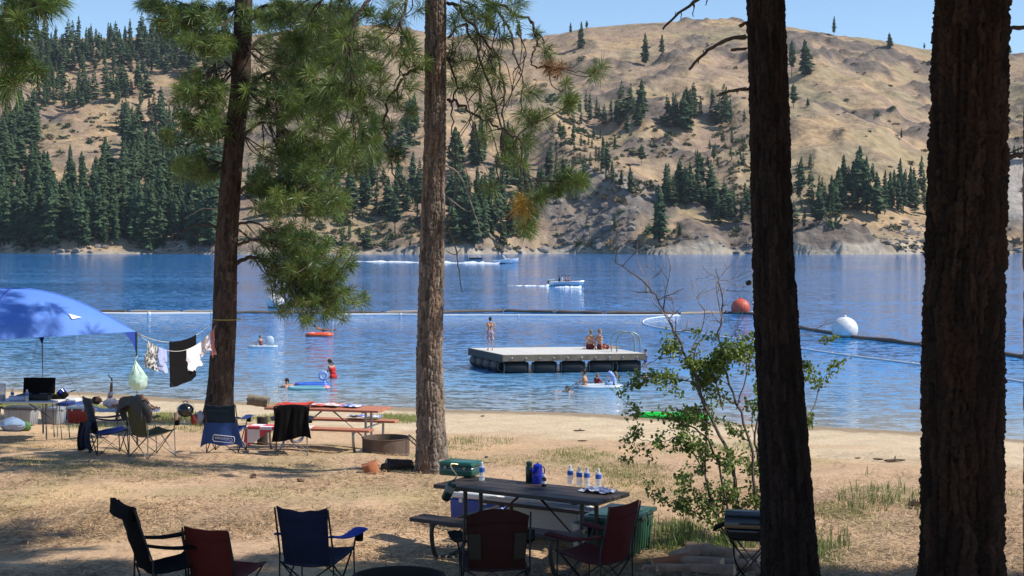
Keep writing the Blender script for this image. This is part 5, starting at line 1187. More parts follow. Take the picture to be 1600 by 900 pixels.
for k, (x_, c_, r_) in enumerate([(-.12, (.10, .55, .08), .07), (-.03, (.6, .6, .05), .06), (.04, (.65, .55, .10), .05), (-.08, (.3, .6, .1), .05)]):
    mb = MB(); mb.lathe([(r_*.4, 0), (r_, r_*.9), (r_*.93, r_*.9), (r_*.35, .01)], 16, (x_, -.03*k+.05, .08), rot=Euler((R(20*k-30), R(15), 0))); mb.build('dish', M('dish_colour', c_, tuple(v*.85 for v in c_), 30, .35), g)
g = thing('cook_pot', 'tilted black pot with a blue stripe leaning in the dish pan', 'pot', ((96-800)/F*27.8, 27.8, ft2[2]+.87)); e = Euler((0, R(-40), 0))
mb = MB(); mb.lathe([(0, -.09), (.075, -.09), (.08, -.08), (.08, .09), (.074, .09), (.07, -.07)], 18, rot=e); mb.build('pot', F_BLACK, g)
mb = MB(); mb.lathe([(.082, .02), (.082, .075)], 18, rot=e); mb.build('blue_stripe', BLUE_EN, g)
mb = MB(); mb.tube([(.06, 0, .0), (.16, 0, .05), (.24, 0, .07)], [.012, .010, .014], 8); mb.build('handle', F_BLACK, g)
g = thing('paper_towel_roll', 'pale blue wrapped paper roll lying on the folding table', 'paper roll', ((25-800)/F*27.4, 27.4, z_t+.052)); mb = MB(); mb.lathe([(.0, -.15), (.047, -.15), (.05, -.14), (.05, .14), (.047, .15), (0, .15)], 20, rot=Euler((0, R(90), 0))); mb.build('roll', M('pale_blue_wrap', (.42, .56, .80), (.36, .48, .74), 12, .5), g); mb = MB(); mb.torus((.152, 0, 0), .028, .008, 14, 6, Euler((0, R(90), 0))); mb.build('core', PL_CREAM, g)
bottle('clear bottle at the right of the paper roll on the folding table', ((40-800)/F*27.35, 27.35, z_t), h=.22); bottle('clear bottle at the left of the paper roll on the folding table', ((17-800)/F*27.6, 27.6, z_t), h=.2)
g = thing('drink_jug', 'clear drink dispenser at the left end of the folding table', 'jug', ((-2-800)/F*27.5, 27.5, z_t)); mb = MB(); mb.lathe([(0, 0), (.09, 0), (.095, .02), (.105, .28), (.1, .29)], 20); mb.build('jug_body', glassy('jug_plastic', (.6, .68, .8), .2, .55), g); mb = MB(); mb.lathe([(.087, .01), (.092, .10), (0, .10)], 20); mb.build('drink', M('brown_drink', (.2, .09, .06), (.17, .08, .05), 5, .3), g); mb = MB(); mb.lathe([(.106, .285), (.106, .31), (0, .315)], 20); mb.build('lid', PL_WHITE, g)
# bag on the tent pole
GB = M('pale_green_bag', (.50, .78, .60), (.80, .86, .82), 14, .3, trans=.35, spec=.5)
bp_ = at(216, 610, 26.85); g = thing('rubbish_bag', 'full pale green plastic bag hanging from the canopy pole', 'bag', bp_)
V = []; nu = 28
for j in range(17):
    f = j/16; r_ = .155*(math.sin(math.pi*min(1, (f*1.0)**.62*.93+.07)) if f < .62 else math.sin(math.pi*((.62)**.62*.93+.07))*(1-(f-.62)/.38)**1.2)+.010
    for i in range(nu):
        a = 2*math.pi*i/nu; rr = r_*(1+.5*(float(fbm(np.array(abs(a-math.pi)*2.4), np.array(f*7), 4, 4))-.5)+.10*math.sin(a*9+f*5)*f); V.append((rr*math.cos(a)-.045*max(0, f-.4)*1.7, rr*math.sin(a), f*.55))
mb = MB(); mb.add(V, [(j*nu+i, j*nu+(i+1) % nu, (j+1)*nu+(i+1) % nu, (j+1)*nu+i) for j in range(16) for i in range(nu)]+[tuple(range(nu-1, -1, -1))]); mb.build('bag_skin', GB, g, ang=30)
mb = MB(); mb.tube([(-.045, 0, .54), (-.05, .1, .60), (-.05, .15, .62)], .008, 6); mb.build('tie', GB, g)

# ---- clothes line
LA = Vector((cB_.x+.02, cB_.y, cZ-.03)); LB = at(334, 502, 33.9); LB2 = at(338, 508, 33.9)
g = thing('clothes_line', 'thin pale cord strung from the canopy corner to the leaning pine', 'rope', LA)
def sagp(f, A, B, s): p = A.lerp(B, f); p.z -= s*4*f*(1-f); return p
mb = MB(); mb.tube([sagp(i/24, LA, LB, .30)-LA for i in range(25)], .006, 5); mb.build('cord', PL_CREAM, g)
mb = MB(); mb.tube([sagp(i/24, LA, LB2, .46)-LA for i in range(25)], .006, 5); mb.build('cord', PL_CREAM, g)
mb = MB(); mb.torus(LB-LA+Vector((.25, .3, .03)), .33, .008, 30, 5); mb.build('loop', M('yellow_cord', (.5, .45, .12), (.4, .36, .1), 10, .7), g)
def cloth(name, label, cat, A, B, s, f0, f1, drop, mat, wav=.03, seed=0, taper=0, parts='cloth'):
    o0 = sagp(f0, A, B, s); t = thing(name, label, cat, o0)
    def fn(u, v):
        p = sagp(f0+(f1-f0)*u, A, B, s)-o0; n_ = Vector((B.y-A.y, A.x-B.x, 0)).normalized()
        x_ = (.5-u)*(f1-f0)*taper*v; p += (B-A)*x_*1.0
        fr_ = float(fbm(np.array(u*4+seed), np.array(v*3.0), 3, seed))-.5
        return p + n_*(wav*math.sin(u*9+seed)*v+.10*fr_*v*(wav/.03)) + Vector((0, 0, .008-drop*v*(1+.25*fr_*(wav/.03))))
    mb = MB(); mb.sheet(fn, 22, 22, .010); mb.build(parts, mat, t); return t
cloth('towel', 'large black towel hanging square on the clothes line', 'towel', LA, LB, .30, .36, .72, .92, BT, .006, 1)
PRT = M('pink_white_print', (.75, .70, .72), (.36, .28, .30), 16, .8, contrast=.10); BWP = M('black_white_print', (.55, .54, .52), (.02, .02, .02), 14, .8, contrast=.05); LBL = M('pale_blue_cloth', (.42, .46, .72), (.32, .36, .6), 14, .8); WHC = M('white_cotton', (.78, .76, .76), (.62, .58, .62), 8, .8)
cloth('patterned_trunks', 'black and white patterned trunks on the line nearest the canopy', 'clothes', LA, LB2, .46, .10, .21, .48, BWP, .05, 3, -.3)
cloth('swimsuit', 'pale blue swimwear hanging just right of the patterned trunks', 'clothes', LA, LB2, .46, .22, .31, .42, LBL, .05, 4, .2)
cloth('shirt', 'white T-shirt pegged on the line in front of the black towel', 'clothes', LA, LB2, .46, .56, .76, .48, WHC, .05, 5, .25)
cloth('blouse', 'pinkish printed top on the line next to the pine trunk', 'clothes', LA, LB2, .46, .76, .88, .34, PRT, .05, 6, .1)
cloth('pink_cloth', 'reddish cloth strip hanging against the pine trunk end of the line', 'clothes', LA, LB2, .46, .90, .965, .55, M('red_pink_cloth', (.5, .2, .18), (.35, .14, .14), 12, .8), .04, 7, .2)

# ---- cloths on the orange table
def lay(name, label, u0, u1, v0, v1, z, mat, seed, amp=.03, cat='towel', nu=24, nv=16):
    o0 = t2((u0+u1)/2, (v0+v1)/2, z); t = thing(name, label, cat, o0, TA2)
    mb = MB(); mb.sheet(lambda u, v: ((u-.5)*(u1-u0), (v-.5)*(v1-v0)+.03*math.sin(u*7+seed), .008+amp*abs(float(fbm(np.array(u*5+seed), np.array(v*4), 3, seed)))), nu, nv, .006); mb.build('cloth', mat, t, ang=30); return t
STR = M('red_white_blue_print', (.62, .08, .06), (.8, .76, .74), 9, .8, contrast=.06); STB = M('blue_white_towel', (.06, .13, .6), (.7, .72, .8), 9, .8, contrast=.08)
RW, n_, l_, p_ = newmat('red_white_check'); p_.inputs['Roughness'].default_value = .85
ck = n_.new('ShaderNodeTexChecker'); ck.inputs['Color1'].default_value = (.60, .07, .10, 1); ck.inputs['Color2'].default_value = (.78, .72, .73, 1); ck.inputs['Scale'].default_value = 4.2
tx = n_.new('ShaderNodeTexCoord'); mp_ = n_.new('ShaderNodeMapping'); mp_.inputs['Location'].default_value = (.11, .07, .05); l_.new(tx.outputs['Object'], mp_.inputs[0]); l_.new(mp_.outputs[0], ck.inputs['Vector']); l_.new(ck.outputs[0], p_.inputs['Base Color'])
lay('beach_towel', 'red towel crumpled on the left part of the orange table', -.95, -.35, -.2, .25, .765, M('red_towel', (.6, .06, .04), (.5, .05, .035), 8, .85), 2, .06)
lay('beach_towel', 'red and white patterned towel in the middle of the orange table', -.3, .25, -.15, .28, .765, STR, 4, .05)
lay('beach_towel', 'blue and white towel on the orange table, right of the patterned one', .28, .62, -.1, .25, .765, STB, 6, .04)
lay('beach_towel', 'blue and white towel bunched on the far bench of the orange table', .15, .75, .58, .84, .47, STB, 8, .10)
g = thing('bench_cloth', 'red and white checked cloth hanging over the near bench of the orange table', 'cloth', t2(-.62, -.70, .47), TA2)
def bc(u, v):
    y_ = -.30+.46*v; x_ = (u-.5)*1.25
    if v < .45: f = (.45-v)/.45; return (x_-.05*f*(1-u), -.155-.012*math.sin(u*20)*f, .006-(.07+.30*max(0, 1-u*2.6)+.05*abs(math.sin(u*5+1)))*f)
    return (x_, -.15+.31*(v-.45)/.55, .008)
mb = MB(); mb.sheet(bc, 30, 16, .005); mb.build('cloth', RW, g)
# ================================================================== PEOPLE
def remesh(mb, name, mat, vox=.013, smooth=5, disp=None):
    me = mb.mesh('tmp', None); o = bpy.data.objects.new('tmp', me); C.objects.link(o)
    m = o.modifiers.new('r', 'REMESH'); m.mode = 'VOXEL'; m.voxel_size = vox; m.use_smooth_shade = True
    if smooth: s = o.modifiers.new('s', 'SMOOTH'); s.factor = .5; s.iterations = smooth
    dg = bpy.context.evaluated_depsgraph_get(); out = bpy.data.meshes.new_from_object(o.evaluated_get(dg)); out.name = name
    bpy.data.objects.remove(o); bpy.data.meshes.remove(me)
    out.materials.clear(); out.materials.append(mat); return out
def cap(mb, a, ra, b, rb, n=12):
    a = Vector(a); b = Vector(b); mb.tube([a, b], [ra, rb], n); mb.ell(a, (ra,)*3, 12, 8); mb.ell(b, (rb,)*3, 12, 8)
STAND = dict(hipL=(-.09, 0, .92), hipR=(.09, 0, .92), kneeL=(-.10, .02, .50), kneeR=(.10, .02, .50), ankL=(-.11, -.02, .08), ankR=(.11, -.02, .08), toeL=(-.13, .15, .03), toeR=(.13, .15, .03),
    shL=(-.17, -.01, 1.41), shR=(.17, -.01, 1.41), elL=(-.24, -.03, 1.14), elR=(.24, -.03, 1.14), wrL=(-.25, .05, .90), wrR=(.25, .05, .90), head=(0, .02, 1.63))
SKIN = M('skin', (.50, .27, .17), (.45, .235, .145), 12, .55, spec=.35); SKIN_D = M('tanned_skin', (.30, .14, .075), (.26, .12, .065), 12, .55, spec=.35)
HAIRS = {'brown': M('brown_hair', (.05, .028, .016), (.03, .018, .012), 60, .6, bump=.4), 'dark': M('dark_hair', (.014, .010, .008), (.022, .015, .011), 60, .55, bump=.4), 'fair': M('fair_hair', (.26, .17, .09), (.18, .11, .06), 60, .6, bump=.4)}
EYE = M('eye_dark', (.02, .015, .012), None, 10, .2)
def cloth_mat(nm, c, c2=None, sc=14): return M(nm, c, c2 or tuple(v*.75 for v in c), sc, .8, bump=.2, bscale=90)
def person(label, loc, rz, pose, s=1.0, skin=None, hair='brown', wear=(), long_hair=False, look=(0, 1, 0), vox=.013, female=False, hat=None, plump=1.0):
    """wear: list of (name, material, kind) with kind trunks / suit / shirt"""
    skin = skin or SKIN; J = {k: Vector(v) for k, v in {**STAND, **pose}.items()}
    t = thing('person', label, 'person', loc, rz); t.scale = (s, s, s); mb = MB(); k = plump
    hc = (J['hipL']+J['hipR'])/2; sc_ = (J['shL']+J['shR'])/2; ax = (J['shR']-J['shL']).normalized(); up = (sc_-hc).normalized()
    hx = (J['hipR']-J['hipL']).normalized(); wst = hc.lerp(sc_, .42); wd = .075 if not female else .065
    for sg in (-1, 1):
        cap(mb, hc+hx*sg*.065, .105*k, wst+ax*sg*.05, .092*k); cap(mb, wst+ax*sg*.05, .092*k, hc.lerp(sc_, .78)+ax*sg*.075, .105*k)
        cap(mb, hc.lerp(sc_, .78)+ax*sg*.075, .105*k, sc_+ax*sg*.10, .062)
    hd = J['head']; lk = Vector(look).normalized(); nb = sc_+up*.03; cap(mb, nb, .056, hd-up*.07, .05)
    rt = lk.cross(Vector((0, 0, 1)) if abs(lk.z) < .95 else Vector((0, 1, 0))).normalized(); hu = rt.cross(lk).normalized()
    rm = Matrix((rt, lk, hu)).transposed(); er = rm.to_euler()
    mb.ell(hd+hu*.02, (.076, .092, .098), 18, 12, er); mb.ell(hd+lk*.025-hu*.05, (.055, .065, .065), 14, 10, er)
    cap(mb, hd+lk*.088+hu*.012, .012, hd+lk*.105-hu*.018, .016); mb.ell(hd+lk*.083-hu*.058, (.026, .012, .010), 10, 6, er)
    for sg in (-1, 1): mb.ell(hd+rt*sg*.078-hu*.005, (.012, .02, .03), 8, 6, er)
    for S, sg in (('L', -1), ('R', 1)):
        sh_, el, wr = J['sh'+S], J['el'+S], J['wr'+S]; cap(mb, sh_, .056*k, sh_.lerp(el, .5), .047*k); cap(mb, sh_.lerp(el, .5), .047*k, el, .038*k); cap(mb, el, .04*k, el.lerp(wr, .35), .04*k); cap(mb, el.lerp(wr, .35), .04*k, wr, .026)
        hdir = (wr-el).normalized(); side = hdir.cross(up if abs(hdir.dot(up)) < .9 else ax); side.normalize(); pal = hdir.cross(side).normalized()
        if 'hand'+S in pose: hdir = Vector(pose['hand'+S]).normalized(); side = (side-hdir*side.dot(hdir)).normalized(); pal = hdir.cross(side).normalized()
        kn = wr+hdir*.085
        for f, o_ in enumerate((-.03, -.01, .01, .03)): cap(mb, wr+side*o_*.5, .018, kn+side*o_, .013)
        for f, (o_, L) in enumerate(((-.036, .060), (-.012, .078), (.012, .082), (.036, .070))):
            a = kn+side*o_; b = a+hdir*L*.55+side*o_*.25; c_ = b+(hdir*.8+pal*.5)*L*.5; cap(mb, a, .0105, b, .0098, 8); cap(mb, b, .0098, c_, .009, 8)
        th = wr+hdir*.03+side*.025; cap(mb, th, .015, th+side*.032+hdir*.03, .012, 8); cap(mb, th+side*.032+hdir*.03, .012, th+side*.04+hdir*.062, .010, 8)
        hp, kn_, an, to = J['hip'+S], J['knee'+S], J['ank'+S], J['toe'+S]
        cap(mb, hp, .095*k, hp.lerp(kn_, .45), .078*k); cap(mb, hp.lerp(kn_, .45), .078*k, kn_, .055*k); cap(mb, kn_, .056*k, kn_.lerp(an, .35), .055*k); cap(mb, kn_.lerp(an, .35), .055*k, an, .036)
        he = an+(an-kn_).normalized()*.045; cap(mb, he, .034, to, .024); cap(mb, an, .036, an.lerp(to, .5), .032)
    obj('body', remesh(mb, 'body', skin, vox), t)
    for sg in (-1, 1):
        e_ = MB(); e_.ell(hd+lk*.084+rt*sg*.03+hu*.022, (.011, .008, .008), 10, 6, er); e_.build('eye', EYE, t)
    h = MB(); h.ell(hd+hu*.045-lk*.016, (.086, .098, .088), 18, 12, er); h.ell(hd-lk*.045-hu*.01, (.078, .055, .08), 14, 10, er)
    if long_hair: cap(h, hd-lk*.08-hu*.02, .06, hd-lk*.10-hu*.2, .035)
    ho = obj('hair', remesh(h, 'hair', HAIRS[hair], .012, 3), t)
    if hat:
        h = MB(); h.ell(hd+hu*.06, (.094, .106, .075), 18, 10, er); h.lathe([(.09, 0), (.15, -.012), (.15, -.004), (.09, .012)], 20, hd+hu*.045, er); obj('hat', remesh(h, 'hat', hat, .012, 2), t)
    for nm, mt, kind in wear:
        c = MB(); g_ = .016
        if kind == 'trunks':
            cap(c, hc-hx*.06+up*.02, .112*k+g_, hc+hx*.06+up*.02, .112*k+g_); cap(c, hc-hx*.05+up*.09, .098*k+g_, hc+hx*.05+up*.09, .098*k+g_)
            for S in 'LR': cap(c, J['hip'+S], .10*k+g_+.008, J['hip'+S].lerp(J['knee'+S], .72), .083*k+g_+.012)
        elif kind == 'suit':
            for sg in (-1, 1): cap(c, hc+hx*sg*.065, .105*k+g_, wst+ax*sg*.05, .092*k+g_*.8); cap(c, wst+ax*sg*.05, .092*k+g_*.8, hc.lerp(sc_, .72)+ax*sg*.072, .105*k+g_*.8)
            for S in 'LR': cap(c, J['hip'+S], .092*k+g_, J['hip'+S].lerp(J['knee'+S], .1), .085*k+g_)
        elif kind == 'shirt':
            for sg in (-1, 1): cap(c, hc+hx*sg*.065, .108*k+g_, wst+ax*sg*.05, .10*k+g_); cap(c, wst+ax*sg*.05, .10*k+g_, hc.lerp(sc_, .78)+ax*sg*.078, .108*k+g_); cap(c, hc.lerp(sc_, .78)+ax*sg*.078, .108*k+g_, sc_+ax*sg*.12, .068+g_)
            for S in 'LR': cap(c, J['sh'+S], .06*k+g_, J['sh'+S].lerp(J['el'+S], .65), .052*k+g_)
        obj(nm, remesh(c, nm, mt, .014, 4), t)
    return t
PRINT = cloth_mat('printed_trunks', (.62, .5, .55), (.10, .07, .14), 20); MAROON = cloth_mat('maroon_trunks', (.16, .022, .022)); REDS = cloth_mat('red_swimsuit', (.55, .025, .02)); NAVYS = cloth_mat('navy_swimsuit', (.02, .03, .10), (.015, .02, .06)); PINKS = cloth_mat('striped_shirt', (.78, .70, .70), (.40, .25, .25), 9); WHITES = cloth_mat('white_shirt', (.75, .75, .75)); ORNG = cloth_mat('orange_vest', (.6, .16, .04)); DKRED = cloth_mat('dark_red_swim_shirt', (.30, .02, .02))

# ================================================================== SWIMMING PLATFORM
DK = .85; P0 = wp(787, 554.5, DK)
e1 = Vector((math.cos(R(8)), math.sin(R(8)), 0)); e2 = Vector((math.cos(R(111)), math.sin(R(111)), 0)); LX, LY = 6.5, 4.6
pf = thing('swim_platform', 'pale swimming platform on black floats with a hoop ladder, out in the lake', 'platform', P0*1.0)
def pl_(u, v, z): return e1*u+e2*v+Vector((0, 0, z))
DECKM = M('pale_deck', (.62, .60, .55), (.54, .52, .47), 6, .8, stretch=(1, 1, 1)); RIMM = M('weathered_rim_board', (.34, .245, .15), (.15, .11, .075), 2.2, .85, bump=.4); RIM_SHADED = M('shaded_rim_board', (.09, .08, .07), (.06, .055, .05), 3, .85); RUB = M('black_float', (.012, .012, .012), (.02, .02, .02), 4, .5)  # left and rear rim boards carry the shade of their sides in the colour
def slab(u0, u1, v0, v1, z0, z1):
    return MB().add([pl_(u, v, z) for u in (u0, u1) for v in (v0, v1) for z in (z0, z1)], [(0,1,3,2),(4,6,7,5),(0,4,5,1),(2,3,7,6),(0,2,6,4),(1,5,7,3)])
nb = 18
for i in range(nb): slab(i*LX/nb+.004, (i+1)*LX/nb-.004, .0, LY, -.04, rnd.uniform(-.002, .002)).build('deck_board', DECKM, pf)
slab(-.06, LX+.06, -.07, -.005, -.29, -.006).build('front_rim_board', RIMM, pf); slab(-.065, -.006, .0, LY, -.345, -.008).build('left_rim_board', RIM_SHADED, pf); slab(LX+.006, LX+.065, .0, LY, -.345, -.008).build('right_rim_board', RIMM, pf); slab(-.06, LX+.06, LY+.005, LY+.07, -.34, -.006).build('rear_rim_board', RIM_SHADED, pf)
for i in range(10):
    mb = MB(); mb.lathe([(.035, 0), (.035, .02), (.02, .035), (0, .035)], 10, pl_(.35+i*.64, -.072, -.16), Euler((R(90), 0, R(8)))); mb.build('bolt', STEEL, pf)
def float_(a, b):
    a = Vector(a); b = Vector(b); d_ = (b-a); mb = MB(); n_ = 9
    mb.tube([a+d_*f for f in (0, .03, .1, .2, .5, .8, .9, .97, 1)], [.10, .2, .27, .30, .31, .30, .27, .2, .10], 20); mb.build('float', RUB, pf)
    for f in (.03, .97): mb = MB(); mb.torus(a+d_*f, .24, .018, 20, 5, d_.to_track_quat('Z', 'Y').to_euler()); mb.build('strap', FRAME_GREY, pf)
for i in range(5): float_(pl_(.08+i*LX/5, .28, -.60), pl_((i+1)*LX/5-.06, .28, -.60))
for i in range(4): float_(pl_(.18, .62+i*.99, -.58), pl_(.18, .62+(i+1)*.99-.06, -.58))
for i in range(4): float_(pl_(LX-.2, .62+i*.99, -.60), pl_(LX-.2, .62+(i+1)*.99-.06, -.60))
LAD = M('ladder_steel', (.28, .34, .33), (.2, .25, .25), 10, .35, metal=.5)
for v_ in (.9, 1.5):
    mb = MB(); mb.tube([pl_(LX-.9, v_, 0), pl_(LX-.9, v_, .55), pl_(LX-.7, v_, .85), pl_(LX-.3, v_, .92), pl_(LX+.05, v_, .8), pl_(LX+.18, v_, .5), pl_(LX+.2, v_, -.3), pl_(LX+.2, v_, -1.2)], .042, 8, smooth=5); mb.build('ladder_rail', LAD, pf)
for z_ in (-.35, -.65, -.95): mb = MB(); mb.tube([pl_(LX+.2, .9, z_), pl_(LX+.2, 1.5, z_)], .022, 8); mb.build('rung', LAD, pf)
def deck(u, v, dz=0): return P0+pl_(u, v, dz+.003)
# ---- people on the platform
person('person in printed trunks standing with back turned on the swim platform', wp(766, 547.5, DK), R(4), dict(kneeL=(-.09, .0, .50), elL=(-.26, -.06, 1.15), wrL=(-.27, .0, .92), elR=(.27, -.06, 1.15), wrR=(.28, .0, .93), toeL=(-.15, .14, .03), toeR=(.15, .14, .03)), .90, hair='dark', wear=[('swim_trunks', PRINT, 'trunks')])
SIT = dict(hipL=(-.09, 0, .10), hipR=(.09, 0, .10), kneeL=(-.12, .38, .30), kneeR=(.12, .40, .28), ankL=(-.12, .62, .06), ankR=(.14, .66, .06), toeL=(-.13, .80, .05), toeR=(.15, .84, .05), shL=(-.17, -.05, .60), shR=(.17, -.05, .60), elL=(-.26, -.12, .34), elR=(.26, -.12, .34), wrL=(-.27, -.12, .06), wrR=(.27, -.10, .06), head=(0, .0, .82), handL=(0, .5, -.4), handR=(0, .5, -.4))
person('fair-haired person sitting on the platform leaning against the other', wp(922, 545.5, DK), R(-12), {**SIT, 'head': (.05, .0, .81), 'shL': (-.15, -.05, .59), 'shR': (.18, -.04, .62)}, 1.0, hair='fair', wear=[('swim_trunks', MAROON, 'trunks')])
person('person in maroon trunks sitting on the platform with legs out to the right', wp(938, 546, DK), R(-58), {**SIT, 'head': (-.04, .0, .84), 'kneeL': (-.10, .42, .16), 'kneeR': (.12, .44, .12), 'ankL': (-.08, .82, .06), 'ankR': (.14, .85, .05), 'toeL': (-.1, .96, .1), 'toeR': (.16, .98, .1)}, 1.02, hair='fair', wear=[('swim_trunks', MAROON, 'trunks')])
CLIMB = dict(kneeL=(-.1, .22, .66), ankL=(-.1, .12, .30), toeL=(-.1, .26, .28), elL=(-.2, .2, 1.22), elR=(.2, .2, 1.22), wrL=(-.15, .32, 1.38), wrR=(.15, .32, 1.38))
lp_ = deck(LX+.55, 1.1, -1.05); person('child in a blue swimsuit and orange vest climbing the platform ladder', lp_, R(90), CLIMB, .66, hair='dark', wear=[('swimsuit', cloth_mat('blue_swimsuit', (.02, .05, .35)), 'suit'), ('vest', ORNG, 'shirt')][:1])
SWIM = dict(hipL=(-.09, -.45, -.22), hipR=(.09, -.45, -.22), kneeL=(-.1, -.85, -.35), kneeR=(.1, -.85, -.35), ankL=(-.1, -1.2, -.45), ankR=(.1, -1.2, -.45), toeL=(-.1, -1.35, -.5), toeR=(.1, -1.35, -.5), shL=(-.17, -.02, -.05), shR=(.17, -.02, -.05), elL=(-.30, .2, -.03), elR=(.30, .2, -.03), wrL=(-.28, .42, .01), wrR=(.28, .42, .01), head=(0, .12, .13))
person('swimmer in a pale sun hat beside the platform ladder', wp(1009, 588), R(120), SWIM, .8, hair='dark', hat=cloth_mat('pale_blue_hat', (.55, .62, .78)))
person('swimmer stretched out in front of the platform, partly behind shrub leaves', wp(965, 589), R(75), SWIM, .9, hair='fair')
# ---- group with the blue float
FLB = M('pale_blue_vinyl', (.38, .52, .88), (.30, .44, .82), 6, .2, spec=.6, trans=.2); FLW = M('white_vinyl', (.70, .76, .80), (.6, .7, .76), 6, .2, spec=.6, trans=.2); FLC = M('clear_vinyl', (.66, .74, .80), (.56, .66, .74), 8, .15, spec=.7, trans=.3); FLO = M('orange_vinyl', (.75, .16, .03), (.70, .12, .02), 5, .3); FLR = M('red_vinyl', (.72, .11, .03), (.64, .09, .03), 5, .3); FLG = M('sea_green_vinyl', (.25, .52, .50), (.18, .42, .55), 3, .25, trans=.15); FLY = M('pink_vinyl', (.75, .32, .36), (.7, .28, .33), 5, .3)
def raft(label, loc, rz, L, W, mat, th=.14, pillow=None, name='inflatable_raft', ring=True, slats=4):
    t = thing(name, label, 'float', loc, rz); mb = MB(); n = 40
    pts = [Vector((L/2*math.copysign(abs(math.cos(a))**.6, math.cos(a)), W/2*math.copysign(abs(math.sin(a))**.7, math.sin(a)), th*.35)) for a in [2*math.pi*i/n for i in range(n+1)]]
    mb.tube(pts, th*.55, 10, cap=False); mb.build('rim_tube', mat, t)
    for k in range(slats):
        y_ = (k-(slats-1)/2)*W*.7/slats; mb = MB(); mb.ell((0, y_, th*.2), (L*.44, W*.09, th*.35), 14, 8); mb.build('air_chamber', mat, t)
    return t
def swan(t, x, h, mat, nm='float_head'):
    mb = MB(); mb.tube([(x, 0, .08), (x+.08, 0, h*.4), (x+.02, 0, h*.75), (x-.10, 0, h*.95), (x-.2, 0, h*.85)], [.16, .11, .09, .10, .04], 12, smooth=5); mb.ell((x-.09, 0, h*.92), (.12, .09, .09), 12, 8); mb.ell((x-.05, 0, .12), (.28, .2, .16), 14, 8); mb.build(nm, mat, t)
g = raft('pale blue animal-headed float carrying the pair in front of the platform', wp(938, 606), R(12), 1.7, .8, FLW, .16); swan(g, .5, .62, FLB)
TORSO = dict(hipL=(-.09, 0, -.08), hipR=(.09, 0, -.08), kneeL=(-.13, .42, -.10), kneeR=(.13, .42, -.10), ankL=(-.1, .75, -.28), ankR=(.1, .75, -.28), toeL=(-.1, .9, -.25), toeR=(.1, .9, -.25), shL=(-.17, .04, .42), shR=(.17, .04, .42), elL=(-.24, .26, .24), elR=(.24, .26, .24), wrL=(-.16, .48, .12), wrR=(.16, .48, .12), head=(0, .09, .64))
person('dark-haired bare-backed person sitting in the water facing left by the float', wp(915, 606), R(75), TORSO, 1.0, hair='dark', wear=[('swim_trunks', NAVYS, 'trunks')])
person('child in a dark red swim shirt sitting on the pale blue float', wp(932, 604), R(-50), TORSO, .72, hair='fair', wear=[('swim_shirt', DKRED, 'shirt')], long_hair=True)
person('swimmer with only head and one arm above water, left of the float', wp(890, 612), R(115), {**SWIM, 'elL': (-.42, .05, -.03), 'wrL': (-.62, .12, .0)}, .95, hair='brown', look=(-.2, 1, 0), long_hair=True)
# ---- other bathers
person('person in a red swimsuit standing thigh-deep, head bent down', wp(521, 591)+Vector((0, 0, -.82)), R(62), dict(hipL=(-.1, 0, .92), hipR=(.1, 0, .92), shL=(-.16, .10, 1.36), shR=(.16, .10, 1.36), elL=(-.2, .2, 1.1), elR=(.2, .2, 1.1), wrL=(-.1, .34, .88), wrR=(.12, .32, .88), head=(0, .20, 1.56)), .98, hair='dark', wear=[('swimsuit', REDS, 'suit')], long_hair=True, look=(0, .75, -.6), female=True, plump=1.12)
person('dark-haired swimmer holding on to the striped float, shoulders above water', wp(449, 605), R(20), {**SWIM, 'head': (0, .1, .24), 'shL': (-.17, 0, .06), 'shR': (.17, 0, .06), 'elR': (.3, .25, .08), 'wrR': (.4, .45, .12)}, 1.0, hair='dark', look=(-.6, .8, -.1))
g = raft('striped sea-green and pink float drifting behind the orange table', wp(482, 608), R(4), 1.55, .62, FLG, .13); mb = MB(); mb.ell((.72, 0, .07), (.16, .3, .09), 14, 8); mb.build('pink_end', FLY, g)
g = raft('blue float with a curled neck behind the striped one', wp(488, 603), R(8), 1.3, .6, M('blue_vinyl', (.08, .2, .72), (.06, .17, .62), 5, .25, trans=.2), .17); mb = MB(); mb.torus((.45, 0, .42), .15, .06, 20, 10, Euler((R(90), 0, 0))); mb.build('ring_head', FLB, g); mb = MB(); mb.tube([(.5, 0, .1), (.5, 0, .3)], [.1, .07], 10); mb.build('neck', FLB, g)
g = raft('clear ring-ended float with a child on it, at the left in the lake', wp(411, 543), R(6), 1.5, .7, FLC, .16); mb = MB(); mb.ell((.36, .05, .36), (.26, .12, .30), 18, 10); mb.build('backrest_bubble', FLC, g)
person('child in a reddish suit sitting on the clear float', wp(408, 543)+Vector((0, 0, .12)), R(70), TORSO, .78, hair='fair', wear=[('swimsuit', cloth_mat('rust_swimsuit', (.28, .08, .06)), 'suit')])
g = raft('orange inflatable raft with someone lying in it', wp(499, 525), R(3), 1.5, .9, FLR, .24, slats=3); mb = MB(); mb.ell((.42, 0, .10), (.36, .40, .16), 18, 10); mb.build('orange_end', FLO, g); mb = MB(); mb.ell((-.45, -.1, .14), (.24, .34, .12), 16, 10); mb.build('pink_pillow', FLY, g)
LIE = dict(hipL=(-.09, 0, .14), hipR=(.09, 0, .14), kneeL=(-.1, .42, .2), kneeR=(.1, .42, .2), ankL=(-.1, .8, .14), ankR=(.1, .8, .14), toeL=(-.12, .85, .28), toeR=(.12, .85, .28), shL=(-.17, -.46, .24), shR=(.17, -.46, .24), elL=(-.3, -.25, .2), elR=(.3, -.25, .2), wrL=(-.24, -.02, .22), wrR=(.24, -.02, .22), head=(0, -.62, .40))
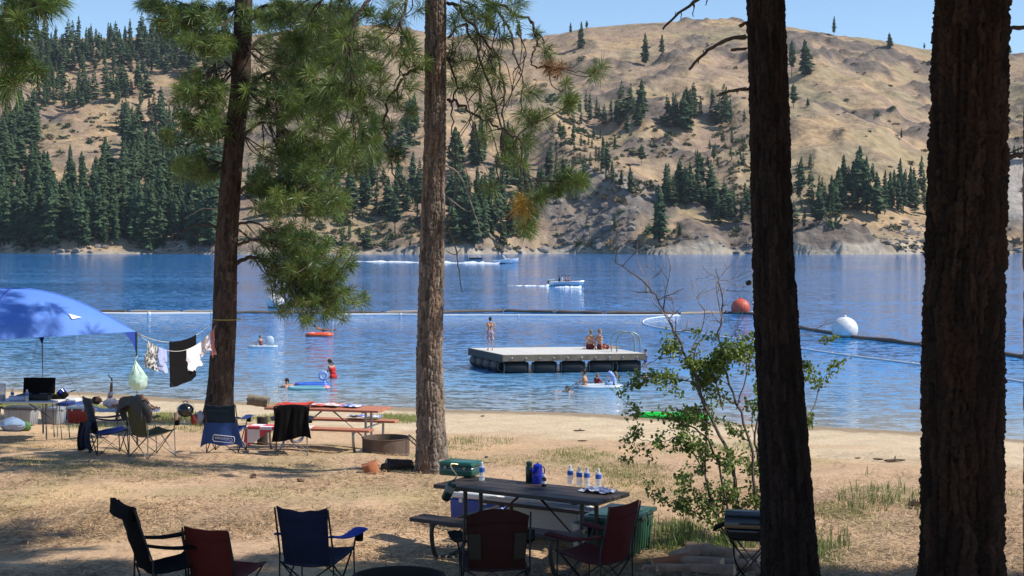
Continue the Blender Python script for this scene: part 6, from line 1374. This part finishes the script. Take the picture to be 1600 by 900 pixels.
person('person lying in the orange raft, only head and shoulders showing', wp(503, 523)+Vector((.1, 0, .15)), R(-100), {**LIE, 'head': (0, -.6, .46), 'shL': (-.17, -.45, .30), 'shR': (.17, -.45, .30)}, .9, skin=SKIN_D, hair='dark', look=(.3, .8, .2))
# ---- reclining person in camp
rp = gp(131, 668); zz = gz(rp.x, rp.y+2.6)
g = thing('camp_cot', 'low folding cot under the reclining person behind the camp chairs', 'cot', (rp.x-.05, rp.y+2.6, zz), R(5))
mb = MB(); mb.sheet(lambda u, v: ((u-.42)*1.9, (v-.5)*.62, .30-.03*math.sin(math.pi*v)+(.18*max(0, .25-u)/.25)), 14, 8, .012); mb.build('cot_sling', M('striped_cot_cloth', (.35, .42, .6), (.6, .62, .66), 6, .8, stretch=(14, 1, 1)), g)
for x_ in (-.7, .1, .9):
    for s_ in (-1, 1): mb = MB(); mb.tube([(x_, s_*.28, .29), (x_+.06, -s_*.3, 0)], .011, 8); mb.build('leg', FRAME_GREY, g)
person('person in a striped shirt lying back on the cot with one arm raised', (rp.x+.28, rp.y+2.6, zz+.24), R(-86), {**LIE, 'elL': (-.20, -.40, .52), 'wrL': (-.19, -.38, .80), 'handL': (.02, -.6, .7), 'shL': (-.17, -.44, .26), 'head': (0, -.70, .30), 'kneeL': (-.1, .36, .38), 'kneeR': (.1, .36, .36), 'ankL': (-.1, .62, .12), 'ankR': (.1, .62, .12), 'toeL': (-.1, .78, .1), 'toeR': (.1, .78, .1)}, 1.0, skin=SKIN_D, hair='brown', wear=[('shirt', PINKS, 'shirt'), ('shorts', NAVYS, 'trunks')], look=(.0, .35, .9))

# ================================================================== BUOYS, LOG BOOM, LINES
def buoy(label, loc, r, mat, cap_=True):
    t = thing('mooring_buoy', label, 'buoy', loc); mb = MB(); mb.ell((0, 0, r*.62), (r, r, r*.97), 30, 20); mb.build('ball', mat, t)
    mb = MB(); mb.lathe([(r*1.004*math.sqrt(max(0, 1-((z_-r*.62)/(r*.97))**2)), z_) for z_ in [-.02+.03*i for i in range(7)]], 30); mb.build('waterline_stain', STAIN, t)
    mb = MB(); mb.lathe([(.10, r*1.56), (.10, r*1.68), (.07, r*1.72), (0, r*1.72)], 12); mb.build('top_fitting', mat, t); mb = MB(); mb.torus((0, 0, r*1.78), .07, .02, 14, 6, Euler((R(90), 0, .4))); mb.build('eye_ring', FRAME_GREY, t); return t
STAIN = M('algae_stain', (.16, .19, .11), (.34, .36, .28), 3, .7)
BW = M('white_buoy_paint', (.76, .76, .75), (.58, .58, .56), 2.2, .5, contrast=.14); BR = M('red_buoy_paint', (.58, .10, .06), (.50, .085, .05), 1.2, .5)
buoy('white ball buoy half hidden behind the pine bough on the left', wp(430, 481), .80, BW); buoy('white ball buoy on the log boom between the two dark trunks', wp(1320, 527), .80, BW); buoy('red ball buoy just left of the leaning dark trunk', wp(1157, 490), .78, BR)
g = thing('channel_marker', 'small white marker post beside the red buoy', 'marker', wp(1178, 491)); mb = MB(); mb.lathe([(.30, 0), (.30, .22), (.12, .3), (.10, .7), (.16, .72), (.16, .95), (.06, 1.0), (0, 1.0)], 16); mb.build('post', BW, g); mb = MB(); mb.lathe([(.165, .78), (.165, .88)], 16); mb.build('band', FRAME_BLACK, g)
LOGW = M('wet_boom_log', (.17, .115, .075), (.06, .045, .035), .9, .7, bump=.5, bscale=6, stretch=(.3, 3, 3)); LOGP = M('bleached_boom_log', (.40, .34, .27), (.16, .12, .09), .8, .8, bump=.5, bscale=6, stretch=(.3, 3, 3))
BO = [(118, 487), (200, 488), (285, 488.6), (360, 489), (445, 488.8), (520, 489.5), (600, 489.5), (688, 488.5), (788, 486.6), (868, 488.5), (945, 490), (1060, 491), (1136, 489), (1182, 491.5), (1250, 513), (1330, 527), (1440, 540), (1482, 546), (1555, 553), (1605, 560), (1680, 571)]
BL = ['half hidden behind the blue canopy', 'right of the canopy edge', 'behind the clothes line', 'crossing behind the leaning pine', 'below the left white buoy', 'right of the low pine bough', 'left of the middle pine', 'crossing behind the middle pine', 'just right of the middle pine', 'above the standing platform person', 'above the platform deck', 'left of the red buoy', 'under the red buoy', 'behind the leaning dark trunk', 'left of the right-hand white buoy', 'right of the right-hand white buoy', 'left of the thick dark trunk', 'behind the thick dark trunk', 'just right of the thick dark trunk', 'at the right edge']
for i in range(len(BO)-1):
    a = wp(*BO[i], .02); b = wp(*BO[i+1], .02); d_ = b-a
    t = thing('boom_log', 'floating boom log '+BL[i], 'log', (a+b)/2, math.atan2(d_.y, d_.x), 'log boom round the swimming area'); L = d_.length-.25; q = random.Random(i); r = rnd.uniform(.15, .21)
    mb = MB(); mb.tube([((f-.5)*L, q.uniform(-.05, .05), q.uniform(-.03, .05)+(.04 if i == 7 else 0)) for f in (0, .02, .2, .4, .6, .8, .98, 1)], [r*.7, r, r*1.05, r*.95, r*1.02, r*.92, r*.95, r*.6], 12); mb.build('log_stem', LOGP if i in (1, 2, 4, 6, 11) else LOGW, t)
    mb = MB(); mb.torus((L/2, 0, .05), .14, .03, 12, 5, Euler((R(90), 0, 0))); mb.build('chain_link', FRAME_BLACK, t)
def line(label, pts, r, seg=10):
    P = [wp(x, y, .03) for x, y in pts]; t = thing('float_line', label, 'float line', P[0]); sp = [p-P[0] for p in spline(P, seg)]; mb = MB(); mb.tube(sp, r, 8); mb.build('white_tube', PL_WHITE, t)
    for k in range(0, len(sp), 14): mb = MB(); mb.ell(sp[k], (r*1.35,)*3, 10, 8); mb.build('float', PL_WHITE, t)
line('white float line running along the boom behind the canopy and pine', [(120, 490), (200, 491), (280, 490.8), (340, 491)], .16)
line('white float line between the pine bough and the middle trunk', [(520, 492), (600, 491.8), (655, 492.5)], .11)
line('white float line right of the middle trunk, along the boom', [(688, 493), (760, 492.8), (900, 493), (1060, 492.5)], .08)
line('white float line looping round the swimming area on the right', [(1062, 493), (1030, 495.5), (1008, 500), (1008, 507), (1040, 514), (1110, 524), (1200, 536), (1300, 552), (1445, 571), (1600, 597), (1680, 612)], .055, 16)

# ================================================================== BOATS
def boat(label, loc, rz, L, B, H, hullm, trim, deckm, name='motor_boat', shield=True, trimz=.62):
    t = thing(name, label, 'boat', loc, rz); n = 18; rows = 9; V = []
    for i in range(n+1):
        f = i/n; b_ = B/2*(1-max(0, (f-.45)/.55)**2.2)*(.94+.06*f); sheer = H*(1+.22*f*f); keel = -.18+.34*max(0, f-.6)**1.5*2
        for j in range(rows):
            g_ = j/(rows-1)*2-1; a = abs(g_); z = keel+(sheer-keel)*a**1.6; y = b_*math.copysign(min(1, a*1.35)**.8, g_)
            V.append(((f-.5)*L+(.10*L*f*f*a*.5), y, z))
    mb = MB(); mb.add(V, [(i*rows+j, (i+1)*rows+j, (i+1)*rows+j+1, i*rows+j+1) for i in range(n) for j in range(rows-1)]+[tuple(range(rows))]); mb.build('hull', hullm, t)
    for s in (0, rows-1):
        mb = MB(); mb.tube([Vector(V[i*rows+s])+Vector((0, 0, .01)) for i in range(n+1)], .045, 6); mb.build('rub_rail', trim, t)
    mb = MB(); k0 = int(n*.62); vs_ = []
    for i in range(k0, n+1): vs_ += [Vector(V[i*rows])+Vector((0, 0, .0)), (Vector(V[i*rows])+Vector(V[i*rows+rows-1]))/2+Vector((0, 0, .08)), Vector(V[i*rows+rows-1])]
    mb.add(vs_, [(i*3+j, i*3+j+1, (i+1)*3+j+1, (i+1)*3+j) for i in range(n-k0) for j in range(2)]); mb.build('fore_deck', deckm, t)
    mb = MB(); mb.box((-.08*L, 0, .12), (L*.7, B*.8, .04)); mb.build('floor', deckm, t)
    if shield:
        x = .14*L; mb = MB(); mb.sheet(lambda u, v: (x+.28*math.sin(math.pi*u)-.25*v, (u-.5)*B*.85, H*1.0+.38*v), 12, 4, .02); mb.build('windshield', glassy('boat_glass', (.5, .6, .68), .1, .6), t)
    for k in (-.28, -.02): mb = MB(); mb.rbox((k*L, 0, .32), (.4, B*.7, .36), .05, 2); mb.build('seat', deckm, t)
    return t
HW = M('white_gelcoat', (.76, .76, .76), (.7, .7, .7), 2, .25, spec=.6); HB = M('pale_blue_gelcoat', (.42, .52, .60), (.36, .46, .54), 2, .3, spec=.6); DKB = M('dark_boat_trim', (.02, .02, .025), (.03, .03, .035), 5, .4)
bl = wp(884, 446.5); g = boat('open white motor boat carrying four people, heading right', bl, R(-3), 4.4, 1.8, .50, HB, HW, HW, shield=False)
mb = MB(); mb.rbox((-2.25, 0, .55), (.35, .4, .55), .09, 3); mb.build('outboard_motor', DKB, g); mb = MB(); mb.rbox((-1.95, -.5, .80), (.9, .5, .16), .07, 2, rot=Euler((0, R(-8), 0))); mb.build('bundled_cover', M('cream_cover', (.6, .6, .42), (.5, .5, .36), 5, .8), g)
mb = MB(); mb.tube([(1.2, -.5, .75), (1.35, -.45, 1.0), (1.8, 0, 1.05), (1.35, .45, 1.0), (1.2, .5, .75)], .02, 6, smooth=4); mb.build('bow_rail', STEEL, g)
BS = {**SIT, 'hipL': (-.09, 0, .46), 'hipR': (.09, 0, .46), 'kneeL': (-.12, .42, .46), 'kneeR': (.12, .42, .46), 'ankL': (-.12, .42, .08), 'ankR': (.12, .42, .08), 'toeL': (-.12, .58, .05), 'toeR': (.12, .58, .05), 'shL': (-.17, 0, .96), 'shR': (.17, 0, .96), 'elL': (-.22, .12, .7), 'elR': (.22, .12, .7), 'wrL': (-.1, .34, .62), 'wrR': (.1, .34, .62), 'head': (0, .03, 1.18)}
BLACKS = cloth_mat('black_shirt', (.015, .015, .015)); 
for lab, dx, dy, wr_, hr in (('leftmost person in the open motor boat, in black', -.85, .3, ('shirt', BLACKS, 'shirt'), 'dark'), ('person in a white shirt in the open motor boat', -.5, -.3, ('shirt', WHITES, 'shirt'), 'dark'), ('bare-chested person third from left in the open motor boat', .0, .3, ('swim_trunks', NAVYS, 'trunks'), 'dark'), ('rightmost of the four people in the open motor boat', .35, -.3, ('swim_trunks', MAROON, 'trunks'), 'brown')):
    person(lab, bl+Vector((dx, dy, .12)), R(-90), BS, 1.0, hair=hr, wear=[wr_], vox=.02)
b2_ = wp(790, 411.5); g = boat('sleek white speedboat with a raked arch racing along the far side', b2_, R(-2), 6.4, 2.2, .95, HW, HW, HW); g.rotation_euler = (0, R(-4), R(-2))
for s_ in (-1, 1): mb = MB(); mb.tube([(.3, s_*.9, 1.0), (-.55, s_*.85, 2.1)], .09, 8); mb.tube([(.0, s_*.9, 1.0), (-.75, s_*.85, 1.75)], .05, 6); mb.build('arch_leg', HW, g)
mb = MB(); mb.box((-.6, 0, 2.12), (.5, 1.8, .09)); mb.build('arch_top', HW, g)
mb = MB(); mb.rbox((-3.2, 0, .35), (.6, 1.6, .22), .06, 2); mb.build('swim_deck', FLY, g)
bd = wp(743, 405.3); g = boat('small dark fishing boat near the far shore behind the speedboat', bd, R(4), 4.2, 1.6, .5, DKB, DKB, FRAME_GREY, name='fishing_boat', shield=False); mb = MB(); mb.rbox((1.3, 0, .7), (.5, .5, .35), .08, 2); mb.build('white_locker', HW, g)
person('person seated in the small dark fishing boat', bd+Vector((-.2, 0, .1)), R(-90), BS, 1.0, hair='dark', wear=[('shirt', WHITES, 'shirt')], vox=.025)
FOAM = M('white_foam', (.82, .84, .86), (.6, .66, .72), 1.3, .9, contrast=.15)
def wake(label, a, b, w0, w1, h0, h1, seed):
    t = thing('boat_wake', label, 'wake', a); d_ = (b-a); sd = Vector((-d_.y, d_.x, 0)).normalized(); n = 110; m_ = 6; V = []
    for i in range(n+1):
        f = i/n; p = d_*f; ww = w0+(w1-w0)*f; hh = h0+(h1-h0)*f; nz_ = float(vnoise(np.array(f*26.0), np.array(0.0), seed))
        for j in range(m_+1):
            g_ = j/m_*2-1; e_ = float(vnoise(np.array(f*60), np.array(j*1.7), seed+1)); V.append(p+sd*(g_*ww*(.5+.9*nz_))+Vector((0, 0, .01+hh*(1-g_*g_)*(.15+.9*e_*nz_*1.4)-.03)))
    mb = MB(); mb.add(V, [(i*(m_+1)+j, (i+1)*(m_+1)+j, (i+1)*(m_+1)+j+1, i*(m_+1)+j+1) for i in range(n) for j in range(m_)]); o = mb.build('foam', FOAM, t); t['kind'] = 'stuff'; del t['category']; return t
wake('white foam wake stretching behind the speedboat', wp(785, 412.2), wp(545, 408.5), 1.6, 1.4, .8, .28, 2)
wake('white foam wake trailing the open motor boat', wp(862, 447), wp(795, 446), .7, .8, .25, .04, 5)
wake('white bow foam along the side of the open motor boat', wp(910, 449.2), wp(868, 448.6), .5, .3, .28, .18, 8)

# ================================================================== THINGS ON THE BEACH
NEON = M('neon_green_vinyl', (.03, .72, .08), (.025, .60, .07), 5, .3, trans=.15)
a = gp(1052, 655); g = raft('bright green air mattress lying at the water edge behind the shrub', (a.x, a.y, gz(a.x, a.y)+.05), R(-8), 2.25, .75, NEON, .16, name='air_mattress', slats=5)
a = gp(1165, 653); g = thing('beach_bag', 'pale blue beach bag at the water edge behind the shrub', 'bag', (a.x, a.y, gz(a.x, a.y))); mb = MB(); mb.rbox((0, 0, .16), (.42, .22, .32), .05, 3); mb.build('bag_body', FLB, g)
for s_ in (-1, 1): mb = MB(); mb.torus((0, s_*.09, .31), .11, .012, 14, 6, Euler((R(90), 0, 0)), 0, math.pi); mb.build('strap', PL_WHITE, g)
a = gp(178, 612); g = raft('small teal float left on the sand beyond the camp chairs', (a.x, a.y, gz(a.x, a.y)+.04), R(-10), .45, .3, M('teal_vinyl', (.06, .5, .40), (.05, .42, .34), 5, .3), .12, slats=2)
DRW = M('driftwood', (.10, .07, .05), (.05, .035, .03), 12, .95, bump=.7)
for i, (x, y, L, r, a, lb) in enumerate([(1398, 722, .45, .03, 10, 'dark driftwood stick on the sand between the two dark trunks'), (1372, 719, .2, .02, -20, 'small dark stick just left of the driftwood on the sand'), (905, 674, .3, .02, 5, 'dark twig on the sand beyond the water bottles'), (754, 651, .14, .02, 30, 'tiny dark stick on the sand right of the middle pine'), (745, 725, .5, .012, 8, 'thin twig lying behind the green stove case'), (1585, 684, .2, .04, 10, 'dark lump of driftwood at the water edge on the far right'), (910, 690, .22, .015, -6, 'short twig on the dry sand behind the four bottles'), (760, 716, .06, .02, 20, 'pale pebble-like chip on the ground behind the stove case'), (1340, 717, .15, .015, 15, 'little twig on the sand right of the leaning trunk')]):
    p = gp(x, y); t = thing('driftwood', lb, 'stick', (p.x, p.y, gz(p.x, p.y)+r*.9), R(a)); q = random.Random(i)
    mb = MB(); mb.tube([((f-.5)*L, q.uniform(-.2, .2)*L*.3, q.uniform(0, .3)*r) for f in (0, .25, .5, .75, 1)], [r*.6, r, r*1.1, r*.9, r*.4], 8, smooth=3); mb.build('stick', DRW, t)
    if L > .25: mb = MB(); mb.tube([(0, 0, r*.5), (.1*L, .2*L, r*1.8), (.2*L, .33*L, r*2.4)], [r*.6, r*.45, r*.2], 6); mb.build('side_twig', DRW, t)
def cone(label, x, y, r):
    p = gp(x, y); t = thing('pine_cone', label, 'pine cone', (p.x, p.y, gz(p.x, p.y)+r*.7)); t.rotation_euler = (R(80), 0, rnd.uniform(0, 6)); mb = MB(); mb.ell((0, 0, 0), (r*.6, r*.6, r*1.1), 10, 8); mb.build('core', DRW, t)
    mb = MB()
    for i in range(44):
        f = i/43; a_ = i*2.4; z = (f-.5)*2*r; rr = r*.72*math.sqrt(max(.05, 1-(z/(r*1.15))**2)); c_ = Vector((math.cos(a_)*rr, math.sin(a_)*rr, z)); d_ = Vector((math.cos(a_), math.sin(a_), .5)); s_ = Vector((-math.sin(a_), math.cos(a_), 0))
        mb.add([c_-d_*r*.3-s_*r*.1, c_-d_*r*.3+s_*r*.1, c_+d_*r*.28+s_*r*.2, c_+d_*r*.28-s_*r*.2], [(0, 1, 2, 3)])
    o = mb.build('scales', LOGB, t, smooth=False); o['kind'] = 'stuff'
cone('large pine cone on the grass left of the thick dark trunk', 1427, 795, .075); cone('pine cone on the litter left of the stove table', 470, 754, .05); cone('pine cone on the bare earth below the blue chair', 395, 748, .045)

# ================================================================== AIR
hm = bpy.data.materials.new('thin_haze'); hm.use_nodes = True; hn = hm.node_tree.nodes; hn.clear()
ho_ = hn.new('ShaderNodeOutputMaterial'); hv = hn.new('ShaderNodeVolumePrincipled'); hv.inputs['Color'].default_value = (.80, .90, 1, 1); hv.inputs['Density'].default_value = .00005; hv.inputs['Anisotropy'].default_value = .2
hm.node_tree.links.new(hv.outputs[0], ho_.inputs['Volume'])
mb = MB(); mb.box((0, 800, 125), (5400, 2700, 275)); hz = mb.build('haze', hm, smooth=False); tag(hz, kind='stuff')
